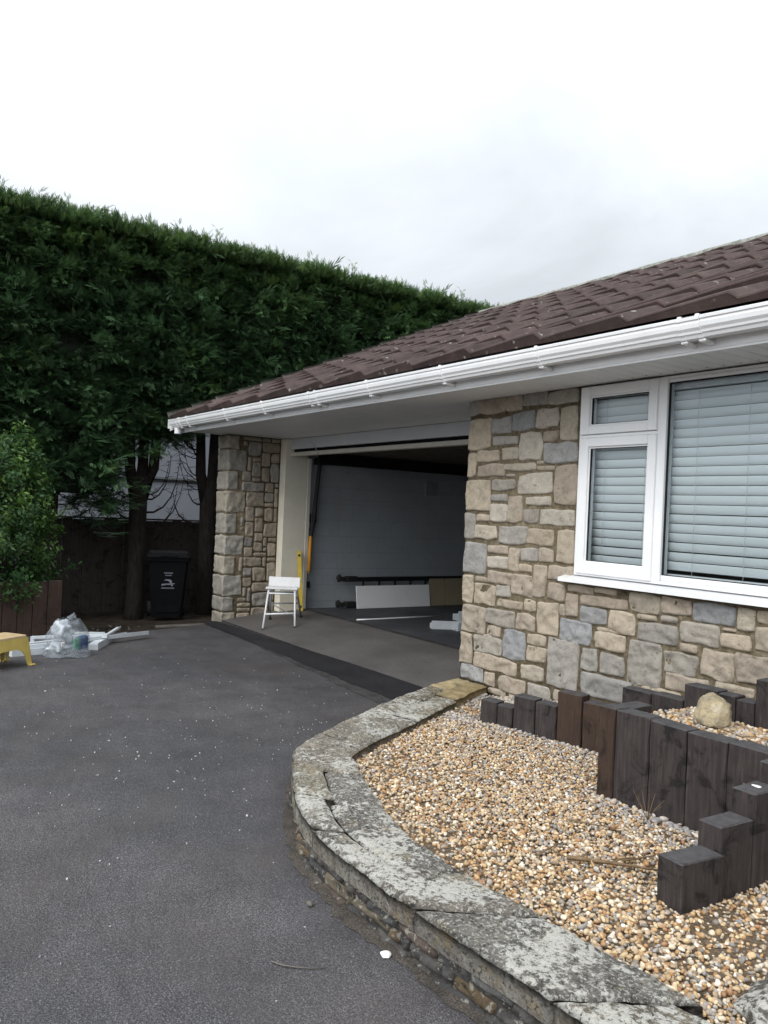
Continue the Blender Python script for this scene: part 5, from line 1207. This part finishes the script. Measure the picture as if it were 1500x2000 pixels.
for key, fn_, zl_ in (('low', low_fn, 1.7), ('low2', low_fn, 1.7), ('mid', mid_fn, 2.75), ('high', high_fn, 2.95), ('high2', high_fn, 2.95)):
    sd_ = {'low': 1, 'low2': 2, 'mid': 3, 'high': 4, 'high2': 5}[key]
    CR[key] = (crown(sd_, fn_, 5.33, 23000 if 'low' in key or key == 'mid' else 18000, 4200, 1500), zl_, sd_)
trees = [(-1.05, 'low'), (.05, 'low2'), (1.2, 'low'), (2.35, 'low2'), (3.53, 'mid'), (4.56, 'high'), (5.7, 'high2'), (6.8, 'high'), (7.9, 'high2'), (9.0, 'high'), (10.1, 'high2'), (11.2, 'high'), (12.3, 'high2')]
TL = ['clipped conifer off the left edge of the hedge', 'clipped conifer at the far left of the tall hedge', 'clipped conifer above the bright green bush', 'clipped conifer between the bush and the bare forked trunk', 'conifer with a bare forked trunk left of the wheelie bin',
      'conifer with a bare dark trunk beside the stone pier', 'clipped conifer directly above the roof corner by the gutter outlet', 'clipped conifer behind the lower third of the roof verge', 'clipped conifer behind the middle of the roof verge',
      'clipped conifer behind the upper part of the roof verge', 'clipped conifer just left of the ridge end, with a feathery tip', 'farthest visible clipped conifer at the ridge end', 'clipped conifer hidden behind the ridge']
proto = {}
for (y_, key), lb in zip(trees, TL):
    t_ = thing('conifer_tree', lb, 'tree', (-11.2, y_, -.14 if y_ < 5 else -.15), 0, 'clipped conifers in the tall hedge')
    if key not in proto:
        (V, Fc, T), zl_, sd_ = CR[key]
        c_ = np_obj('crown', V, Fc, 'conifer_leaf', T, t_)
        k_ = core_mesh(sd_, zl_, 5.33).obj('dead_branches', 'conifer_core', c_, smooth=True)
        tr2 = trunk_mesh(sd_, 1.75 if key in ('mid', 'low', 'low2') else 1.72, 5.3, True).obj('trunk', 'bark', t_, smooth=True)
        tw = twigs_mesh(sd_ + 20, 1.25, 2.9, 26 if key in ('mid', 'high') else 8).obj('branches', 'bark', t_)
        proto[key] = t_
    else:
        for chd in list(proto[key].children):
            c_ = chd.copy(); C.objects.link(c_); c_.parent = t_
            for g_ in chd.children: q_ = g_.copy(); C.objects.link(q_); q_.parent = c_
# ------------------------------------------------------------------ broad-leaved bush
bs = thing('bush', 'bright green broad leaved bush behind the low brown fence', 'bush', (-9.62, 1.40, -.03))
rgn = np.random.default_rng(8); n = 21000; ns = 330
tc_ = rgn.uniform(0, 2 * np.pi, ns); zr = rgn.beta(1.15, 1.1, ns) * 1.72 + .32
pr_ = np.interp(zr, [0, .4, 1.0, 1.5, 1.8, 2.0], [.36, .54, .56, .46, .32, .16]) * rgn.uniform(.55, 1.12, ns)
rootp = np.c_[pr_ * np.cos(tc_), pr_ * np.sin(tc_), zr]
sd3 = np.c_[np.cos(tc_), np.sin(tc_), np.zeros(ns)] * rgn.uniform(.3, .9, (ns, 1)) + np.c_[rgn.normal(0, .25, ns), rgn.normal(0, .25, ns), rgn.uniform(.2, 1.1, ns)]; sd3 /= np.linalg.norm(sd3, axis=1, keepdims=True)
sl3 = rgn.uniform(.16, .40, ns); ci = rgn.integers(0, ns, n); tt = rgn.random(n) ** .8
P = rootp[ci] + sd3[ci] * (tt * sl3[ci])[:, None] + rgn.normal(0, 1, (n, 3)) * (.062 * (1.15 - .75 * tt))[:, None]
zz = P[:, 2]; th = np.arctan2(P[:, 1], P[:, 0]); lump = rgn.normal(0, .5, ns)[ci] + .5 * tt
Nn = np.c_[np.cos(th), np.sin(th), np.full(n, .55)] + rgn.normal(0, .6, (n, 3)); Nn /= np.linalg.norm(Nn, axis=1, keepdims=True)
a_ = np.cross(Nn, rgn.normal(0, 1, (n, 3))); a_ /= np.linalg.norm(a_, axis=1, keepdims=True); b_ = np.cross(Nn, a_); s_ = rgn.uniform(.018, .036, n)
tv = np.array([(-1, 0, 0), (-.2, .42, .10), (1, 0, -.12), (-.2, -.42, .10)])
V = P[:, None, :] + (tv[None, :, 0:1] * a_[:, None, :] + tv[None, :, 1:2] * b_[:, None, :] + tv[None, :, 2:3] * Nn[:, None, :]) * s_[:, None, None]
Fc = (np.array([[0, 1, 2, 3]])[None] + (np.arange(n) * 4)[:, None, None]).reshape(-1, 4)
yl = np.clip(lump * 1.6, 0, 1) * rgn.random(n) * np.clip(zz / 1.4, .1, 1.1)
T = np.array([(.030, .075, .022)]) * rgn.uniform(.6, 1.4, (n, 1)) + yl[:, None] * np.array([(.075, .115, .010)])
np_obj('foliage', V.reshape(-1, 3), Fc, 'broad_leaf', np.repeat(T, 4, 0), bs)
sm = MB()
for k in range(9):
    a1 = k * .7; sm.tube([(.05 * math.cos(a1), .05 * math.sin(a1), -.1), (.2 * math.cos(a1), .2 * math.sin(a1), .8), (.32 * math.cos(a1 + .3), .32 * math.sin(a1 + .3), 1.7)], [.02, .014, .006], 6)
sm.obj('stems', 'bark', bs)
